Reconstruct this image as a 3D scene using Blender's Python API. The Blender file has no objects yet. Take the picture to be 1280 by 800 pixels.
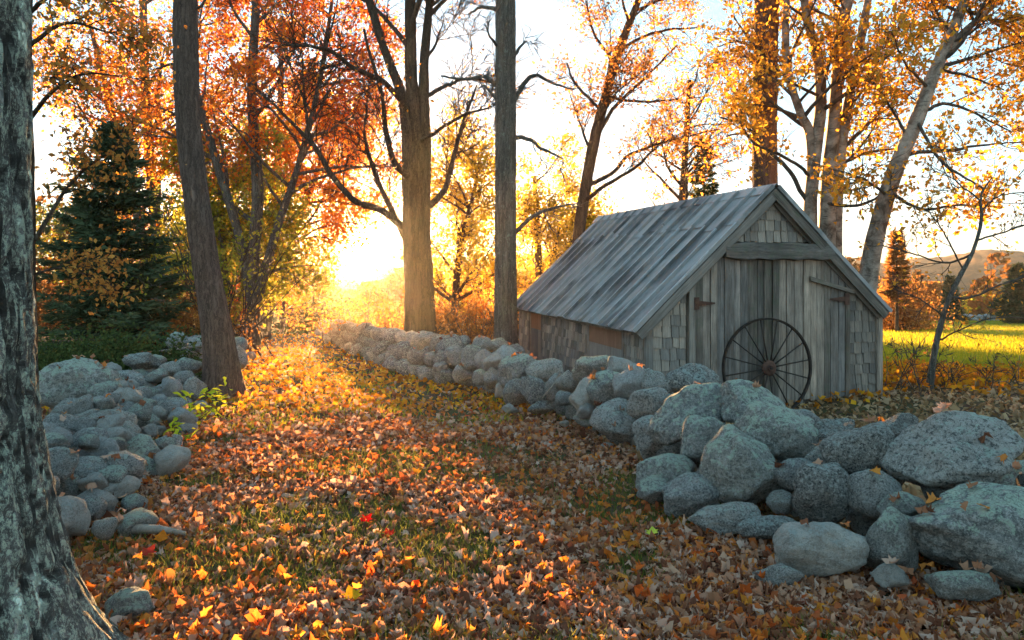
import bpy, math, random
import numpy as np
from mathutils import Vector, Matrix, noise as mnoise
from mathutils.bvhtree import BVHTree

SC = bpy.context.scene
COL = SC.collection
R = math.radians

# ------------------------------------------------------------------ camera, sky, sun, exposure
F, CX, HY, EYE = 950.0, 640.0, 335.0, 1.6        # focal length and horizon of the photograph in its pixels, eye height
cd = bpy.data.cameras.new("camera")
cam = bpy.data.objects.new("camera", cd)
COL.objects.link(cam)
cam.location = (0, 0, EYE)
cam.rotation_euler = (R(90), 0, 0)
cd.sensor_width = 36.0
cd.lens = 36.0 * F / 1280
cd.shift_y = -(400 - HY) / 1280
cd.clip_start, cd.clip_end = 0.05, 4000
SC.camera = cam

SUN_AZ, SUN_EL = R(-11.3), R(1.9)
S = Vector((math.sin(SUN_AZ) * math.cos(SUN_EL), math.cos(SUN_AZ) * math.cos(SUN_EL), math.sin(SUN_EL)))
world = bpy.data.worlds.new("World")
SC.world = world
world.use_nodes = True
wn, wl = world.node_tree.nodes, world.node_tree.links
wn.clear()
wo = wn.new("ShaderNodeOutputWorld")
bg = wn.new("ShaderNodeBackground")
bg.inputs[1].default_value = 0.12
sky = wn.new("ShaderNodeTexSky")
sky.sky_type = 'NISHITA'
sky.sun_disc = False
sky.sun_elevation = SUN_EL
sky.sun_rotation = SUN_AZ
sky.air_density = 0.8
sky.dust_density = 0.1
sky.ozone_density = 3.5
gm = wn.new("ShaderNodeGamma"); gm.inputs[1].default_value = 0.16      # flattens the sky's brightness so shaded ground gets more of its light
wl.new(sky.outputs[0], gm.inputs[0])
wb = wn.new("ShaderNodeMix"); wb.data_type = 'RGBA'; wb.blend_type = 'MULTIPLY'; wb.inputs[0].default_value = 1.0
hs = wn.new("ShaderNodeHueSaturation"); hs.inputs['Saturation'].default_value = 2.2
wl.new(gm.outputs[0], hs.inputs['Color'])
wl.new(hs.outputs[0], wb.inputs[6]); wb.inputs[7].default_value = (1.06, 1.01, .95, 1)
wl.new(wb.outputs[2], bg.inputs[0])
# the low sun itself and its aureole, part of the sky all round
tc = wn.new("ShaderNodeTexCoord")
nrm = wn.new("ShaderNodeVectorMath"); nrm.operation = 'NORMALIZE'
wl.new(tc.outputs['Generated'], nrm.inputs[0])
dot = wn.new("ShaderNodeVectorMath"); dot.operation = 'DOT_PRODUCT'
wl.new(nrm.outputs[0], dot.inputs[0]); dot.inputs[1].default_value = S
clampd = wn.new("ShaderNodeMath"); clampd.operation = 'MAXIMUM'; clampd.inputs[1].default_value = 0.0
wl.new(dot.outputs['Value'], clampd.inputs[0])
last = bg.outputs[0]
for power, strength, colour in ((9000, 10.0, (1, .76, .36)), (900, .25, (1, .55, .15)), (60, 0.02, (1, .66, .30))):
    p = wn.new("ShaderNodeMath"); p.operation = 'POWER'; p.inputs[1].default_value = power
    wl.new(clampd.outputs[0], p.inputs[0])
    m = wn.new("ShaderNodeMath"); m.operation = 'MULTIPLY'; m.inputs[1].default_value = strength
    wl.new(p.outputs[0], m.inputs[0])
    b = wn.new("ShaderNodeBackground"); b.inputs[0].default_value = (*colour, 1)
    wl.new(m.outputs[0], b.inputs[1])
    a = wn.new("ShaderNodeAddShader")
    wl.new(last, a.inputs[0]); wl.new(b.outputs[0], a.inputs[1])
    last = a.outputs[0]
wl.new(last, wo.inputs[0])

sl = bpy.data.lights.new("sun", 'SUN')
sl.energy = 4.8
sl.angle = R(0.6)
sl.color = (1.0, 0.52, 0.19)
so = bpy.data.objects.new("sun", sl)
COL.objects.link(so)
so.rotation_euler = S.to_track_quat('Z', 'Y').to_euler()
so.location = (0, 0, 40)

SC.view_settings.view_transform = 'Standard'
SC.view_settings.look = 'None'
SC.view_settings.exposure = 3.58
SC.view_settings.gamma = 1.0
SC.view_settings.use_curve_mapping = False
cy = SC.cycles
cy.max_bounces = 6
cy.diffuse_bounces = 3
cy.glossy_bounces = 2
cy.transmission_bounces = 3
cy.volume_bounces = 0
cy.transparent_max_bounces = 4
cy.use_adaptive_sampling = True
cy.adaptive_threshold = 0.02
cy.use_denoising = True
cy.sample_clamp_indirect = 6.0

# ------------------------------------------------------------------ helpers
rng = np.random.default_rng(7)
random.seed(7)


def W(px, py, z):
    """The point at depth z seen at a pixel of the photograph."""
    return Vector(((px - CX) / F * z, z, EYE - (py - HY) / F * z))


def softplus(t, k):
    return np.where(t / k > 30, t, k * np.log1p(np.exp(np.minimum(t / k, 30))))


def gz(x, y):
    """Height of the ground."""
    x = np.asarray(x, float); y = np.asarray(y, float)
    h = -0.052 * softplus(y - 5, 1.2)
    h = h - 0.085 * softplus(y - 42, 3.0) * (1 / (1 + np.exp((x - 2 - .08 * y) / 3.0)))     # the lane drops past its crest
    h = h - 0.05 * softplus(y - 84, 6.0)                                                     # beyond the field into the valley
    h = np.maximum(h, -13 + 0 * h)
    sx = np.where(x < 2.4, 1.0, 2.2)
    h = h - 0.35 * np.exp(-((x - 2.4) / sx) ** 2 - ((y - 10.8) / 2.6) ** 2)                  # hollow before the shed
    h = h + 0.10 * np.exp(-((x + 3.0 + .1 * y) / .9) ** 2) * np.exp(-((y - 3.5) / 2.5) ** 2)  # rise at the foot of the near tree
    amp = np.clip((y + 6) / 30, .25, 1)
    h = h + amp * (.025 * np.sin(x * 1.7 + y * .6) * np.sin(y * 1.3 - x * .4) + .012 * np.sin(x * 4.1 - y * 2.2) + .010 * np.sin(y * 5.3 + x * 3.1))
    return h


def g(x, y):
    return float(gz(x, y))


def mesh_np(name, verts, faces, smooth=False, attrs=None):
    """A mesh from arrays: faces is a list of (M,k) index arrays."""
    me = bpy.data.meshes.new(name)
    verts = np.asarray(verts, np.float32).reshape(-1, 3)
    fl = [np.asarray(f, np.int32) for f in (faces if isinstance(faces, list) else [faces]) if len(f)]
    loops = np.concatenate([f.ravel() for f in fl])
    tot = np.concatenate([np.full(len(f), f.shape[1], np.int32) for f in fl])
    start = np.concatenate([[0], np.cumsum(tot)[:-1]]).astype(np.int32)
    me.vertices.add(len(verts)); me.vertices.foreach_set("co", verts.ravel())
    me.loops.add(len(loops)); me.loops.foreach_set("vertex_index", loops)
    me.polygons.add(len(tot)); me.polygons.foreach_set("loop_start", start)
    if smooth:
        me.polygons.foreach_set("use_smooth", np.ones(len(tot), bool))
    for k, v in (attrs or {}).items():
        at = me.attributes.new(k, 'FLOAT', 'FACE')
        at.data.foreach_set("value", np.asarray(v, np.float32))
    me.update(calc_edges=True)
    return me


def obj(name, me, mat=None, parent=None, loc=None, rot=None):
    o = bpy.data.objects.new(name, me)
    COL.objects.link(o)
    if mat is not None and me is not None and not me.materials:
        me.materials.append(mat)
    if parent is not None:
        o.parent = parent
    if loc is not None:
        o.location = loc
    if rot is not None:
        o.rotation_euler = rot
    return o


def tag(o, label=None, cat=None, group=None, kind=None):
    if label: o["label"] = label
    if cat: o["category"] = cat
    if group: o["group"] = group
    if kind: o["kind"] = kind
    return o


def thing(name, label, cat, loc=(0, 0, 0), rz=0, group=None):
    o = obj(name, None, loc=loc, rot=(0, 0, rz))
    return tag(o, label, cat, group)


class MB:
    """Collects boxes, tubes and prisms for one mesh."""
    def __init__(self):
        self.v, self.f = [], []

    def poly(self, vs, fs):
        n = len(self.v)
        self.v += [tuple(p) for p in vs]
        self.f += [tuple(i + n for i in f) for f in fs]

    def box(self, x0, x1, y0, y1, z0, z1):
        self.poly([(x, y, z) for z in (z0, z1) for y in (y0, y1) for x in (x0, x1)],
                  [(0, 2, 3, 1), (4, 5, 7, 6), (0, 1, 5, 4), (1, 3, 7, 5), (3, 2, 6, 7), (2, 0, 4, 6)])

    def prism(self, pts, y0, y1):
        """A polygon in x,z drawn out from y0 to y1."""
        n = len(pts)
        self.poly([(p[0], y0, p[1]) for p in pts] + [(p[0], y1, p[1]) for p in pts],
                  [tuple(range(n)), tuple(range(2 * n - 1, n - 1, -1))] + [(i, i + n, (i + 1) % n + n, (i + 1) % n) for i in range(n)])

    def tube(self, pts, rad, n=8, cap=True):
        V, Fq = tubes_np([(np.array(pts, float), np.array(rad, float))], n)
        self.poly(V, [tuple(q) for q in Fq])
        if cap:
            k = len(self.v) - len(V)
            self.f.append(tuple(range(k + n - 1, k - 1, -1)))
            self.f.append(tuple(range(len(self.v) - n, len(self.v))))

    def mesh(self, name, smooth=False, bevel=0):
        me = bpy.data.meshes.new(name)
        me.from_pydata(self.v, [], self.f)
        if smooth:
            me.polygons.foreach_set("use_smooth", np.ones(len(me.polygons), bool))
        me.update()
        return me


def tubes_np(tubes, sides):
    """Tubes round polylines (all with their own number of points): vertices, quads."""
    by = {}
    for p, r in tubes:
        by.setdefault(len(p), []).append((p, r))
    VV, FF, off = [], [], 0
    ang = np.arange(sides) * 2 * np.pi / sides
    for n, L in by.items():
        P = np.array([a[0] for a in L]); Rr = np.array([a[1] for a in L])
        T = np.gradient(P, axis=1)
        T /= np.linalg.norm(T, axis=2, keepdims=True) + 1e-9
        ref = np.where(np.abs(T[:, :1, 2:3]) > .8, np.array([1., 0, 0]), np.array([0, 0, 1.]))
        ref = np.repeat(ref, n, axis=1)
        A = np.cross(T, ref); A /= np.linalg.norm(A, axis=2, keepdims=True) + 1e-9
        B = np.cross(T, A)
        V = P[:, :, None, :] + Rr[:, :, None, None] * (A[:, :, None, :] * np.cos(ang)[None, None, :, None] + B[:, :, None, :] * np.sin(ang)[None, None, :, None])
        m = len(L)
        idx = np.arange(m * n * sides).reshape(m, n, sides) + off
        a = idx[:, :-1, :]; b = np.roll(idx, -1, axis=2)[:, :-1, :]
        c = np.roll(idx, -1, axis=2)[:, 1:, :]; d = idx[:, 1:, :]
        FF.append(np.stack([a, b, c, d], -1).reshape(-1, 4)); VV.append(V.reshape(-1, 3)); off += m * n * sides
    return np.concatenate(VV), np.concatenate(FF)


# ------------------------------------------------------------------ materials
def new_mat(name):
    m = bpy.data.materials.new(name)
    m.use_nodes = True
    n = m.node_tree.nodes; n.clear()
    out = n.new("ShaderNodeOutputMaterial")
    return m, n, m.node_tree.links, out


def ramp(n, stops, interp='LINEAR'):
    r = n.new("ShaderNodeValToRGB")
    r.color_ramp.interpolation = interp
    e = r.color_ramp.elements
    while len(e) < len(stops): e.new(.5)
    for el, (p, c) in zip(e, stops):
        el.position = p; el.color = (*c, 1) if len(c) == 3 else c
    return r


def tex_noise(n, l, vec, scale, detail=4, rough=.55, dist=0):
    t = n.new("ShaderNodeTexNoise")
    t.inputs['Scale'].default_value = scale; t.inputs['Detail'].default_value = detail
    t.inputs['Roughness'].default_value = rough; t.inputs['Distortion'].default_value = dist
    if vec is not None: l.new(vec, t.inputs['Vector'])
    return t


def mixc(n, l, fac, a, b, mode='MIX'):
    m = n.new("ShaderNodeMix"); m.data_type = 'RGBA'; m.blend_type = mode
    for sock, v in ((m.inputs[0], fac), (m.inputs[6], a), (m.inputs[7], b)):
        if hasattr(v, 'links'): l.new(v, sock)
        elif isinstance(v, (int, float)): sock.default_value = v
        else: sock.default_value = (*v, 1)
    return m.outputs[2]


def maprange(n, l, v, a, b, c=0, d=1):
    m = n.new("ShaderNodeMapRange")
    l.new(v, m.inputs[0])
    for i, x in enumerate((a, b, c, d)): m.inputs[i + 1].default_value = x
    return m.outputs[0]


def mth(n, l, op, a, b=None):
    m = n.new("ShaderNodeMath"); m.operation = op
    for i, v in enumerate((a, b)):
        if v is None: continue
        if hasattr(v, 'links'): l.new(v, m.inputs[i])
        else: m.inputs[i].default_value = v
    return m.outputs[0]


def coords(n, l, scale=(1, 1, 1), shift=True):
    """Object coordinates, moved by the object's own random number."""
    t = n.new("ShaderNodeTexCoord")
    mp = n.new("ShaderNodeMapping"); mp.inputs['Scale'].default_value = scale
    l.new(t.outputs['Object'], mp.inputs['Vector'])
    if shift:
        oi = n.new("ShaderNodeObjectInfo")
        c = n.new("ShaderNodeCombineXYZ")
        s = mth(n, l, 'MULTIPLY', oi.outputs['Random'], 37.0)
        for i in range(3): l.new(s, c.inputs[i])
        l.new(c.outputs[0], mp.inputs['Location'])
        return mp.outputs[0], oi.outputs['Random']
    return mp.outputs[0], None


def finish(n, l, out, col, rough=.85, bump=None, strength=.5, dist=.02, metallic=0., spec=.3):
    b = n.new("ShaderNodeBsdfPrincipled")
    for k, v in (('Base Color', col), ('Roughness', rough), ('Metallic', metallic), ('Specular IOR Level', spec)):
        s = b.inputs[k]
        if hasattr(v, 'links'): l.new(v, s)
        elif isinstance(v, (int, float)): s.default_value = v
        else: s.default_value = (*v, 1)
    if bump is not None:
        bp = n.new("ShaderNodeBump"); bp.inputs['Strength'].default_value = strength; bp.inputs['Distance'].default_value = dist
        l.new(bump, bp.inputs['Height']); l.new(bp.outputs[0], b.inputs['Normal'])
    l.new(b.outputs[0], out.inputs[0])
    return b


def mat_stone(name, base=(.365, .335, .295), lichen=.35, pale=(.48, .54, .44), dark=.8):
    m, n, l, out = new_mat(name)
    v, rnd = coords(n, l)
    big = tex_noise(n, l, v, 2.2, 5, .6)
    mid = tex_noise(n, l, v, 9, 8, .75, .3)
    fine = tex_noise(n, l, v, 34, 6, .75)
    speck = n.new("ShaderNodeTexVoronoi"); speck.inputs['Scale'].default_value = 46; l.new(v, speck.inputs['Vector'])
    lich = tex_noise(n, l, v, 4.5, 9, .76, .5)
    lich2 = tex_noise(n, l, v, 13, 7, .75, .4)
    c1 = mixc(n, l, maprange(n, l, big.outputs[0], .3, .7), tuple(x * .6 for x in base), tuple(x * 1.25 for x in base))
    tint = mixc(n, l, rnd, (.80, .82, .86), (1.16, 1.08, 1.0))
    c1 = mixc(n, l, 1.0, c1, tint, 'MULTIPLY')
    c1 = mixc(n, l, maprange(n, l, mid.outputs[0], .50, .56, 0, .75), c1, (.52, .475, .42))
    c1 = mixc(n, l, maprange(n, l, fine.outputs[0], .51, .60, 0, .6), c1, (.58, .53, .47))
    c1 = mixc(n, l, maprange(n, l, speck.outputs['Distance'], .05, .40, .7, 0), c1, (.045, .045, .045))
    dk = maprange(n, l, lich2.outputs[0], .515, .575, 0, dark)
    c1 = mixc(n, l, dk, c1, (.04, .042, .04))
    geo = n.new("ShaderNodeNewGeometry")
    sep = n.new("ShaderNodeSeparateXYZ"); l.new(geo.outputs['Normal'], sep.inputs[0])
    up = maprange(n, l, sep.outputs[2], -.4, 1.0, -.12, .10)
    lm = mth(n, l, 'ADD', lich.outputs[0], up)
    lk = maprange(n, l, lm, .66 - lichen * .22, .69 - lichen * .22, 0, .85)
    lk = mth(n, l, 'MULTIPLY', lk, maprange(n, l, fine.outputs[0], .40, .52, .15, 1))
    c1 = mixc(n, l, lk, c1, pale)
    h = mth(n, l, 'ADD', mth(n, l, 'MULTIPLY', mid.outputs[0], 1.0), mth(n, l, 'MULTIPLY', fine.outputs[0], .55))
    h = mth(n, l, 'ADD', h, mth(n, l, 'MULTIPLY', lk, .12))
    finish(n, l, out, c1, .92, h, 1.0, .035, spec=.15)
    return m


def mat_bark(name, dark, light, scale=9, stretch=.14, lichen=0., pale=(.40, .46, .36), strength=.9, dist=.04):
    """Long plates of bark parted by dark furrows, with crusts of lichen."""
    m, n, l, out = new_mat(name)
    v, rnd = coords(n, l, (1, 1, stretch))
    v2, _ = coords(n, l, (1, 1, 1))
    wob = tex_noise(n, l, v2, 5, 3, .6)
    va = n.new("ShaderNodeVectorMath"); va.operation = 'MULTIPLY_ADD'
    l.new(wob.outputs['Color'], va.inputs[0]); va.inputs[1].default_value = (.10, .10, .05); l.new(v, va.inputs[2])
    rn = tex_noise(n, l, va.outputs[0], scale * .62, 9, .74, .0)
    edge = mth(n, l, 'ABSOLUTE', mth(n, l, 'SUBTRACT', rn.outputs[0], .5))
    rn2 = tex_noise(n, l, va.outputs[0], scale * 1.25, 8, .74, .0)
    edge2 = mth(n, l, 'ABSOLUTE', mth(n, l, 'SUBTRACT', rn2.outputs[0], .5))
    edge = mth(n, l, 'MINIMUM', edge, mth(n, l, 'ADD', mth(n, l, 'MULTIPLY', edge2, 1.3), .012))
    a = tex_noise(n, l, va.outputs[0], scale * 1.6, 7, .72, .4)
    b = tex_noise(n, l, v2, 40, 6, .75, .2)
    plate = maprange(n, l, edge, .0, .085)
    h = mth(n, l, 'ADD', mth(n, l, 'MULTIPLY', plate, .55), mth(n, l, 'MULTIPLY', a.outputs[0], .55))
    h = mth(n, l, 'ADD', h, mth(n, l, 'MULTIPLY', b.outputs[0], .22))
    c = mixc(n, l, maprange(n, l, h, .28, .78), dark, light)
    at = n.new("ShaderNodeAttribute"); at.attribute_name = "furrow"        # furrows coloured dark for inner cork and for the shade inside them
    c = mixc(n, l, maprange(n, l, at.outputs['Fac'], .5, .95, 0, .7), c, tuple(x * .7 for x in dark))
    if lichen > 0:
        q = tex_noise(n, l, v2, 8.0, 9, .78, .3)
        q2 = tex_noise(n, l, v2, 30, 6, .78, .3)
        k = maprange(n, l, q.outputs[0], .62 - lichen * .22, .64 - lichen * .22, 0, 1)
        k = mth(n, l, 'MULTIPLY', k, maprange(n, l, q2.outputs[0], .43, .48))
        k = mth(n, l, 'MULTIPLY', k, maprange(n, l, edge, .012, .04))
        k = mth(n, l, 'MULTIPLY', k, maprange(n, l, at.outputs['Fac'], .5, .85, 1, 0))
        c = mixc(n, l, k, c, mixc(n, l, b.outputs[0], tuple(x * .7 for x in pale), tuple(x * 1.3 for x in pale)))
        h = mth(n, l, 'ADD', h, mth(n, l, 'MULTIPLY', k, .10))
    finish(n, l, out, c, .95, h, strength, dist, spec=.12)
    return m


def mat_birch():
    m, n, l, out = new_mat("birch_bark")
    v, rnd = coords(n, l, (1, 1, 1))
    v2, _ = coords(n, l, (1.2, 1.2, 9))
    a = tex_noise(n, l, v, 3.2, 6, .7, .6)
    b = tex_noise(n, l, v2, 3.0, 5, .6)
    c = mixc(n, l, maprange(n, l, a.outputs[0], .38, .62), (.10, .072, .05), (.40, .33, .26))
    c = mixc(n, l, maprange(n, l, b.outputs[0], .60, .68, 0, .8), c, (.05, .04, .035))
    finish(n, l, out, c, .8, b.outputs[0], .5, .02, spec=.2)
    return m


def mat_leaf(name, stops, trans=.5, clump=.35, hue_b=None, scale=.6):
    m, n, l, out = new_mat(name)
    at = n.new("ShaderNodeAttribute"); at.attribute_name = "rnd"
    r = ramp(n, stops)
    tcn = n.new("ShaderNodeTexCoord")
    ns = tex_noise(n, l, tcn.outputs['Object'], scale, 2, .5)
    f = mth(n, l, 'ADD', mth(n, l, 'MULTIPLY', at.outputs['Fac'], 1 - clump), mth(n, l, 'MULTIPLY', maprange(n, l, ns.outputs[0], .3, .7), clump))
    l.new(f, r.inputs[0])
    c = r.outputs[0]
    d = n.new("ShaderNodeBsdfDiffuse"); l.new(c, d.inputs[0])
    t = n.new("ShaderNodeBsdfTranslucent"); l.new(c, t.inputs[0])
    mx = n.new("ShaderNodeMixShader"); mx.inputs[0].default_value = trans
    l.new(d.outputs[0], mx.inputs[1]); l.new(t.outputs[0], mx.inputs[2])
    l.new(mx.outputs[0], out.inputs[0])
    return m


def mat_wood(name, dark=(.075, .068, .060), light=(.30, .275, .25), moss=0.0, warm=(1.1, 1.0, .9), spread=0):
    m, n, l, out = new_mat(name)
    v, rnd = coords(n, l, (1, 1, .055))
    v2, _ = coords(n, l, (1, 1, 1))
    gr = tex_noise(n, l, v, 55, 6, .7, .4)
    br = tex_noise(n, l, v, 14, 4, .6, .2)
    st = tex_noise(n, l, v2, 2.3, 5, .6)
    h = mth(n, l, 'ADD', mth(n, l, 'MULTIPLY', gr.outputs[0], .6), mth(n, l, 'MULTIPLY', br.outputs[0], .5))
    c = mixc(n, l, maprange(n, l, h, .40, .72), dark, light)
    c = mixc(n, l, maprange(n, l, st.outputs[0], .35, .72, 0, .55), c, tuple(d * .9 for d in dark))
    c = mixc(n, l, 1.0, c, mixc(n, l, rnd, (.66, .66, .67) if spread else (.62, .64, .67), (1.3, 1.2, 1.1) if spread else warm), 'MULTIPLY')
    if moss:
        q = tex_noise(n, l, v2, 7, 6, .7)
        c = mixc(n, l, maprange(n, l, q.outputs[0], .5, .62, 0, moss), c, (.09, .11, .06))
    finish(n, l, out, c, .9, h, .6, .008, spec=.2)
    return m


def mat_roof():
    m, n, l, out = new_mat("roof_metal")
    v, rnd = coords(n, l, (.30, 1.8, .30))
    v2, _ = coords(n, l, (.6, 1.4, .6), False)
    a = tex_noise(n, l, v, 5, 6, .65, .3)
    b = tex_noise(n, l, v2, 1.1, 5, .6, .3)
    f = tex_noise(n, l, v2, 26, 4, .6)
    c = mixc(n, l, maprange(n, l, a.outputs[0], .35, .7), (.27, .25, .23), (.38, .35, .325))
    c = mixc(n, l, 1., c, mixc(n, l, rnd, (.88, .88, .90), (1.08, 1.07, 1.06)), 'MULTIPLY')
    c = mixc(n, l, maprange(n, l, b.outputs[0], .45, .60, 0, .8), c, (.06, .056, .054))
    c = mixc(n, l, maprange(n, l, f.outputs[0], .64, .75, 0, .2), c, (.16, .09, .055))
    ro = maprange(n, l, a.outputs[0], .3, .7, .42, .62)
    finish(n, l, out, c, ro, f.outputs[0], .15, .01, metallic=.25, spec=.4)
    return m


def mat_plain(name, c1, c2, scale=6, rough=.8, metallic=0., bump=.3, dist=.01):
    m, n, l, out = new_mat(name)
    v, _ = coords(n, l)
    a = tex_noise(n, l, v, scale, 6, .65)
    c = mixc(n, l, maprange(n, l, a.outputs[0], .32, .68), c1, c2)
    finish(n, l, out, c, rough, a.outputs[0], bump, dist, metallic)
    return m


M = {}
M['stone'] = mat_stone("granite", lichen=.26)
M['stone_lichen'] = mat_stone("granite_lichen", (.28, .265, .23), .52, (.50, .58, .43), .6)
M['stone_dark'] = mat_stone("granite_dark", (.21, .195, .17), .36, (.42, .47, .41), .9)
M['stone_pale'] = mat_stone("granite_pale", (.44, .41, .365), .25, (.42, .45, .40), .3)
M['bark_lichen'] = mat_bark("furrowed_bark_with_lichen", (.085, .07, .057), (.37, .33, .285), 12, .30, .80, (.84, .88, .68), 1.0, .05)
M['bark_pine'] = mat_bark("pine_bark", (.055, .036, .027), (.25, .165, .125), 14, .11, 0)
M['bark_grey'] = mat_bark("grey_bark", (.045, .037, .03), (.23, .195, .155), 12, .10, .25, (.30, .32, .26))
M['bark_brown'] = mat_bark("brown_bark", (.030, .020, .014), (.15, .105, .070), 11, .10, 0)
M['twig'] = mat_plain("twig_bark", (.035, .026, .02), (.11, .085, .06), 12)
M['birch'] = mat_birch()
M['wood'] = mat_wood("weathered_wood", (.135, .105, .085), (.62, .50, .415))
M['wood_dark'] = mat_wood("dark_weathered_wood", (.085, .066, .053), (.38, .305, .25), .35)
M['wood_pale'] = mat_wood("pale_weathered_wood", (.15, .125, .105), (.46, .39, .33))
M['shingle'] = mat_wood("shingle_wood", (.10, .082, .068), (.42, .35, .295), spread=1)
M['shingle_front'] = mat_wood("front_shingle_wood", (.17, .145, .12), (.54, .455, .39), spread=1)
M['plywood'] = mat_wood("sunlit_plywood", (.27, .14, .085), (.46, .26, .165))  # orange of the sun patch on the panels, put into the wood colour
M['ply_grey'] = mat_wood("bleached_plywood", (.17, .155, .145), (.34, .31, .29))
M['roof'] = mat_roof()
M['iron'] = mat_plain("rusted_iron", (.028, .024, .022), (.085, .055, .04), 14, .7, .6)
M['rust'] = mat_plain("red_rust", (.06, .03, .022), (.15, .07, .045), 18, .85, .2)

RED = (.42, .045, .022)
M['leaf_red'] = mat_leaf("maple_leaf_red", [(0, (.56, .07, .02)), (.35, (.68, .15, .03)), (.65, (.74, .27, .04)), (1, (.76, .40, .07))], .72, .45)
M['leaf_orange'] = mat_leaf("maple_leaf_orange", [(0, (.46, .10, .02)), (.45, (.66, .24, .03)), (.8, (.70, .38, .05)), (1, (.60, .42, .07))], .70, .45)
M['leaf_oak'] = mat_leaf("oak_leaf_russet", [(0, (.26, .085, .025)), (.5, (.48, .20, .045)), (1, (.62, .34, .08))], .55, .35)
M['leaf_yellow'] = mat_leaf("yellow_leaf", [(0, (.46, .26, .03)), (.5, (.66, .46, .05)), (1, (.42, .42, .06))], .6, .4)
M['leaf_green'] = mat_leaf("turning_green_leaf", [(0, (.16, .20, .03)), (.5, (.36, .36, .05)), (.8, (.58, .38, .05)), (1, (.62, .22, .03))], .6, .5)
M['leaf_birch'] = mat_leaf("birch_leaf", [(0, (.46, .20, .03)), (.3, (.60, .28, .03)), (.7, (.70, .38, .05)), (1, (.52, .38, .07))], .55, .4)
M['leaf_seedling'] = mat_leaf("seedling_leaf", [(0, (.52, .55, .03)), (1, (.74, .66, .04))], .5, .2)
M['needle'] = mat_leaf("spruce_needle", [(0, (.038, .056, .026)), (.6, (.085, .105, .050)), (1, (.15, .16, .085))], .2, .4)
M['juniper'] = mat_leaf("juniper_needle", [(0, (.035, .050, .016)), (.6, (.075, .095, .028)), (1, (.14, .14, .04))], .25, .5)
M['needle_brown'] = mat_leaf("brush_leaf", [(0, (.16, .07, .03)), (.6, (.36, .17, .05)), (1, (.55, .30, .08))], .5, .5)
M['olive'] = mat_leaf("olive_bush_leaf", [(0, (.07, .075, .02)), (.6, (.14, .13, .035)), (1, (.30, .22, .06))], .4, .5)
M['grass'] = mat_leaf("lane_grass", [(0, (.055, .085, .018)), (.5, (.13, .155, .03)), (.85, (.26, .23, .05)), (1, (.40, .30, .10))], .5, .4, scale=.9)
M['field_grass'] = mat_leaf("field_grass", [(0, (.20, .22, .02)), (.5, (.36, .34, .025)), (1, (.52, .40, .05))], .5, .5, scale=.12)
LITTER = [(0, (.10, .035, .022)), (.18, (.23, .085, .045)), (.38, (.38, .165, .085)), (.56, (.50, .26, .16)), (.70, (.62, .41, .31)), (.76, (.56, .32, .20)), (.84, (.56, .19, .06)), (.92, (.66, .24, .04)), (.97, (.56, .08, .04)), (1, (.62, .34, .08))]
M['litter'] = mat_leaf("fallen_leaf_litter", LITTER, .35, .12, scale=.8)
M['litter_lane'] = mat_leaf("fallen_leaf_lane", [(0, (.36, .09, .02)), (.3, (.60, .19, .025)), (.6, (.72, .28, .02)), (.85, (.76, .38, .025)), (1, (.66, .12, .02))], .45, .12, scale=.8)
M['litter_rust'] = mat_leaf("fallen_leaf_rust", [(0, (.22, .06, .03)), (.4, (.46, .12, .04)), (.8, (.62, .19, .05)), (1, (.64, .28, .07))], .4, .12, scale=.8)
M['litter_yard'] = mat_leaf("fallen_leaf_yard", [(0, (.13, .065, .03)), (.3, (.30, .16, .07)), (.6, (.44, .26, .13)), (.85, (.52, .33, .20)), (1, (.56, .30, .06))], .35, .15, scale=.8)


def mat_ground():
    m, n, l, out = new_mat("lane_soil")
    t = n.new("ShaderNodeTexCoord")
    a = tex_noise(n, l, t.outputs['Object'], .7, 5, .6)
    b = tex_noise(n, l, t.outputs['Object'], 9, 6, .7)
    v = n.new("ShaderNodeTexVoronoi"); v.inputs['Scale'].default_value = 11; l.new(t.outputs['Object'], v.inputs['Vector'])
    c = mixc(n, l, maprange(n, l, a.outputs[0], .42, .60), (.10, .052, .030), (.060, .064, .022))
    c = mixc(n, l, maprange(n, l, b.outputs[0], .35, .7, 0, .6), c, (.17, .085, .045))
    hsv = mixc(n, l, .35, c, v.outputs['Color'], 'MULTIPLY')
    finish(n, l, out, hsv, .95, b.outputs[0], .8, .05, spec=.1)
    return m


def mat_terrain(name, stops, scale, bumpd=.3):
    m, n, l, out = new_mat(name)
    t = n.new("ShaderNodeTexCoord")
    a = tex_noise(n, l, t.outputs['Object'], scale, 8, .7)
    r = ramp(n, stops); l.new(a.outputs[0], r.inputs[0])
    finish(n, l, out, r.outputs[0], .95, a.outputs[0], .6, bumpd, spec=.1)
    return m


M['ground'] = mat_ground()
M['field'] = mat_terrain("field_turf", [(.25, (.10, .11, .015)), (.5, (.20, .20, .02)), (.75, (.30, .25, .035))], .35, .1)
M['hills'] = mat_terrain("wooded_hillside", [(.3, (.035, .045, .03)), (.48, (.10, .07, .035)), (.6, (.20, .10, .04)), (.75, (.12, .11, .04))], .05, 3)

# ------------------------------------------------------------------ ground, field, hills
def sheet(name, xs, ys, zf, mat, mask=None):
    X, Y = np.meshgrid(xs, ys)
    Z = zf(X, Y)
    nx, ny = len(xs), len(ys)
    i = np.arange(nx * ny).reshape(ny, nx)
    q = np.stack([i[:-1, :-1], i[:-1, 1:], i[1:, 1:], i[1:, :-1]], -1)
    if mask is not None:
        q = q[mask((X[:-1, :-1] + X[1:, 1:]) / 2, (Y[:-1, :-1] + Y[1:, 1:]) / 2)]
    o = obj(name, mesh_np(name, np.stack([X, Y, Z], -1).reshape(-1, 3), q.reshape(-1, 4), True), mat)
    o["kind"] = "structure"
    return o


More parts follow.
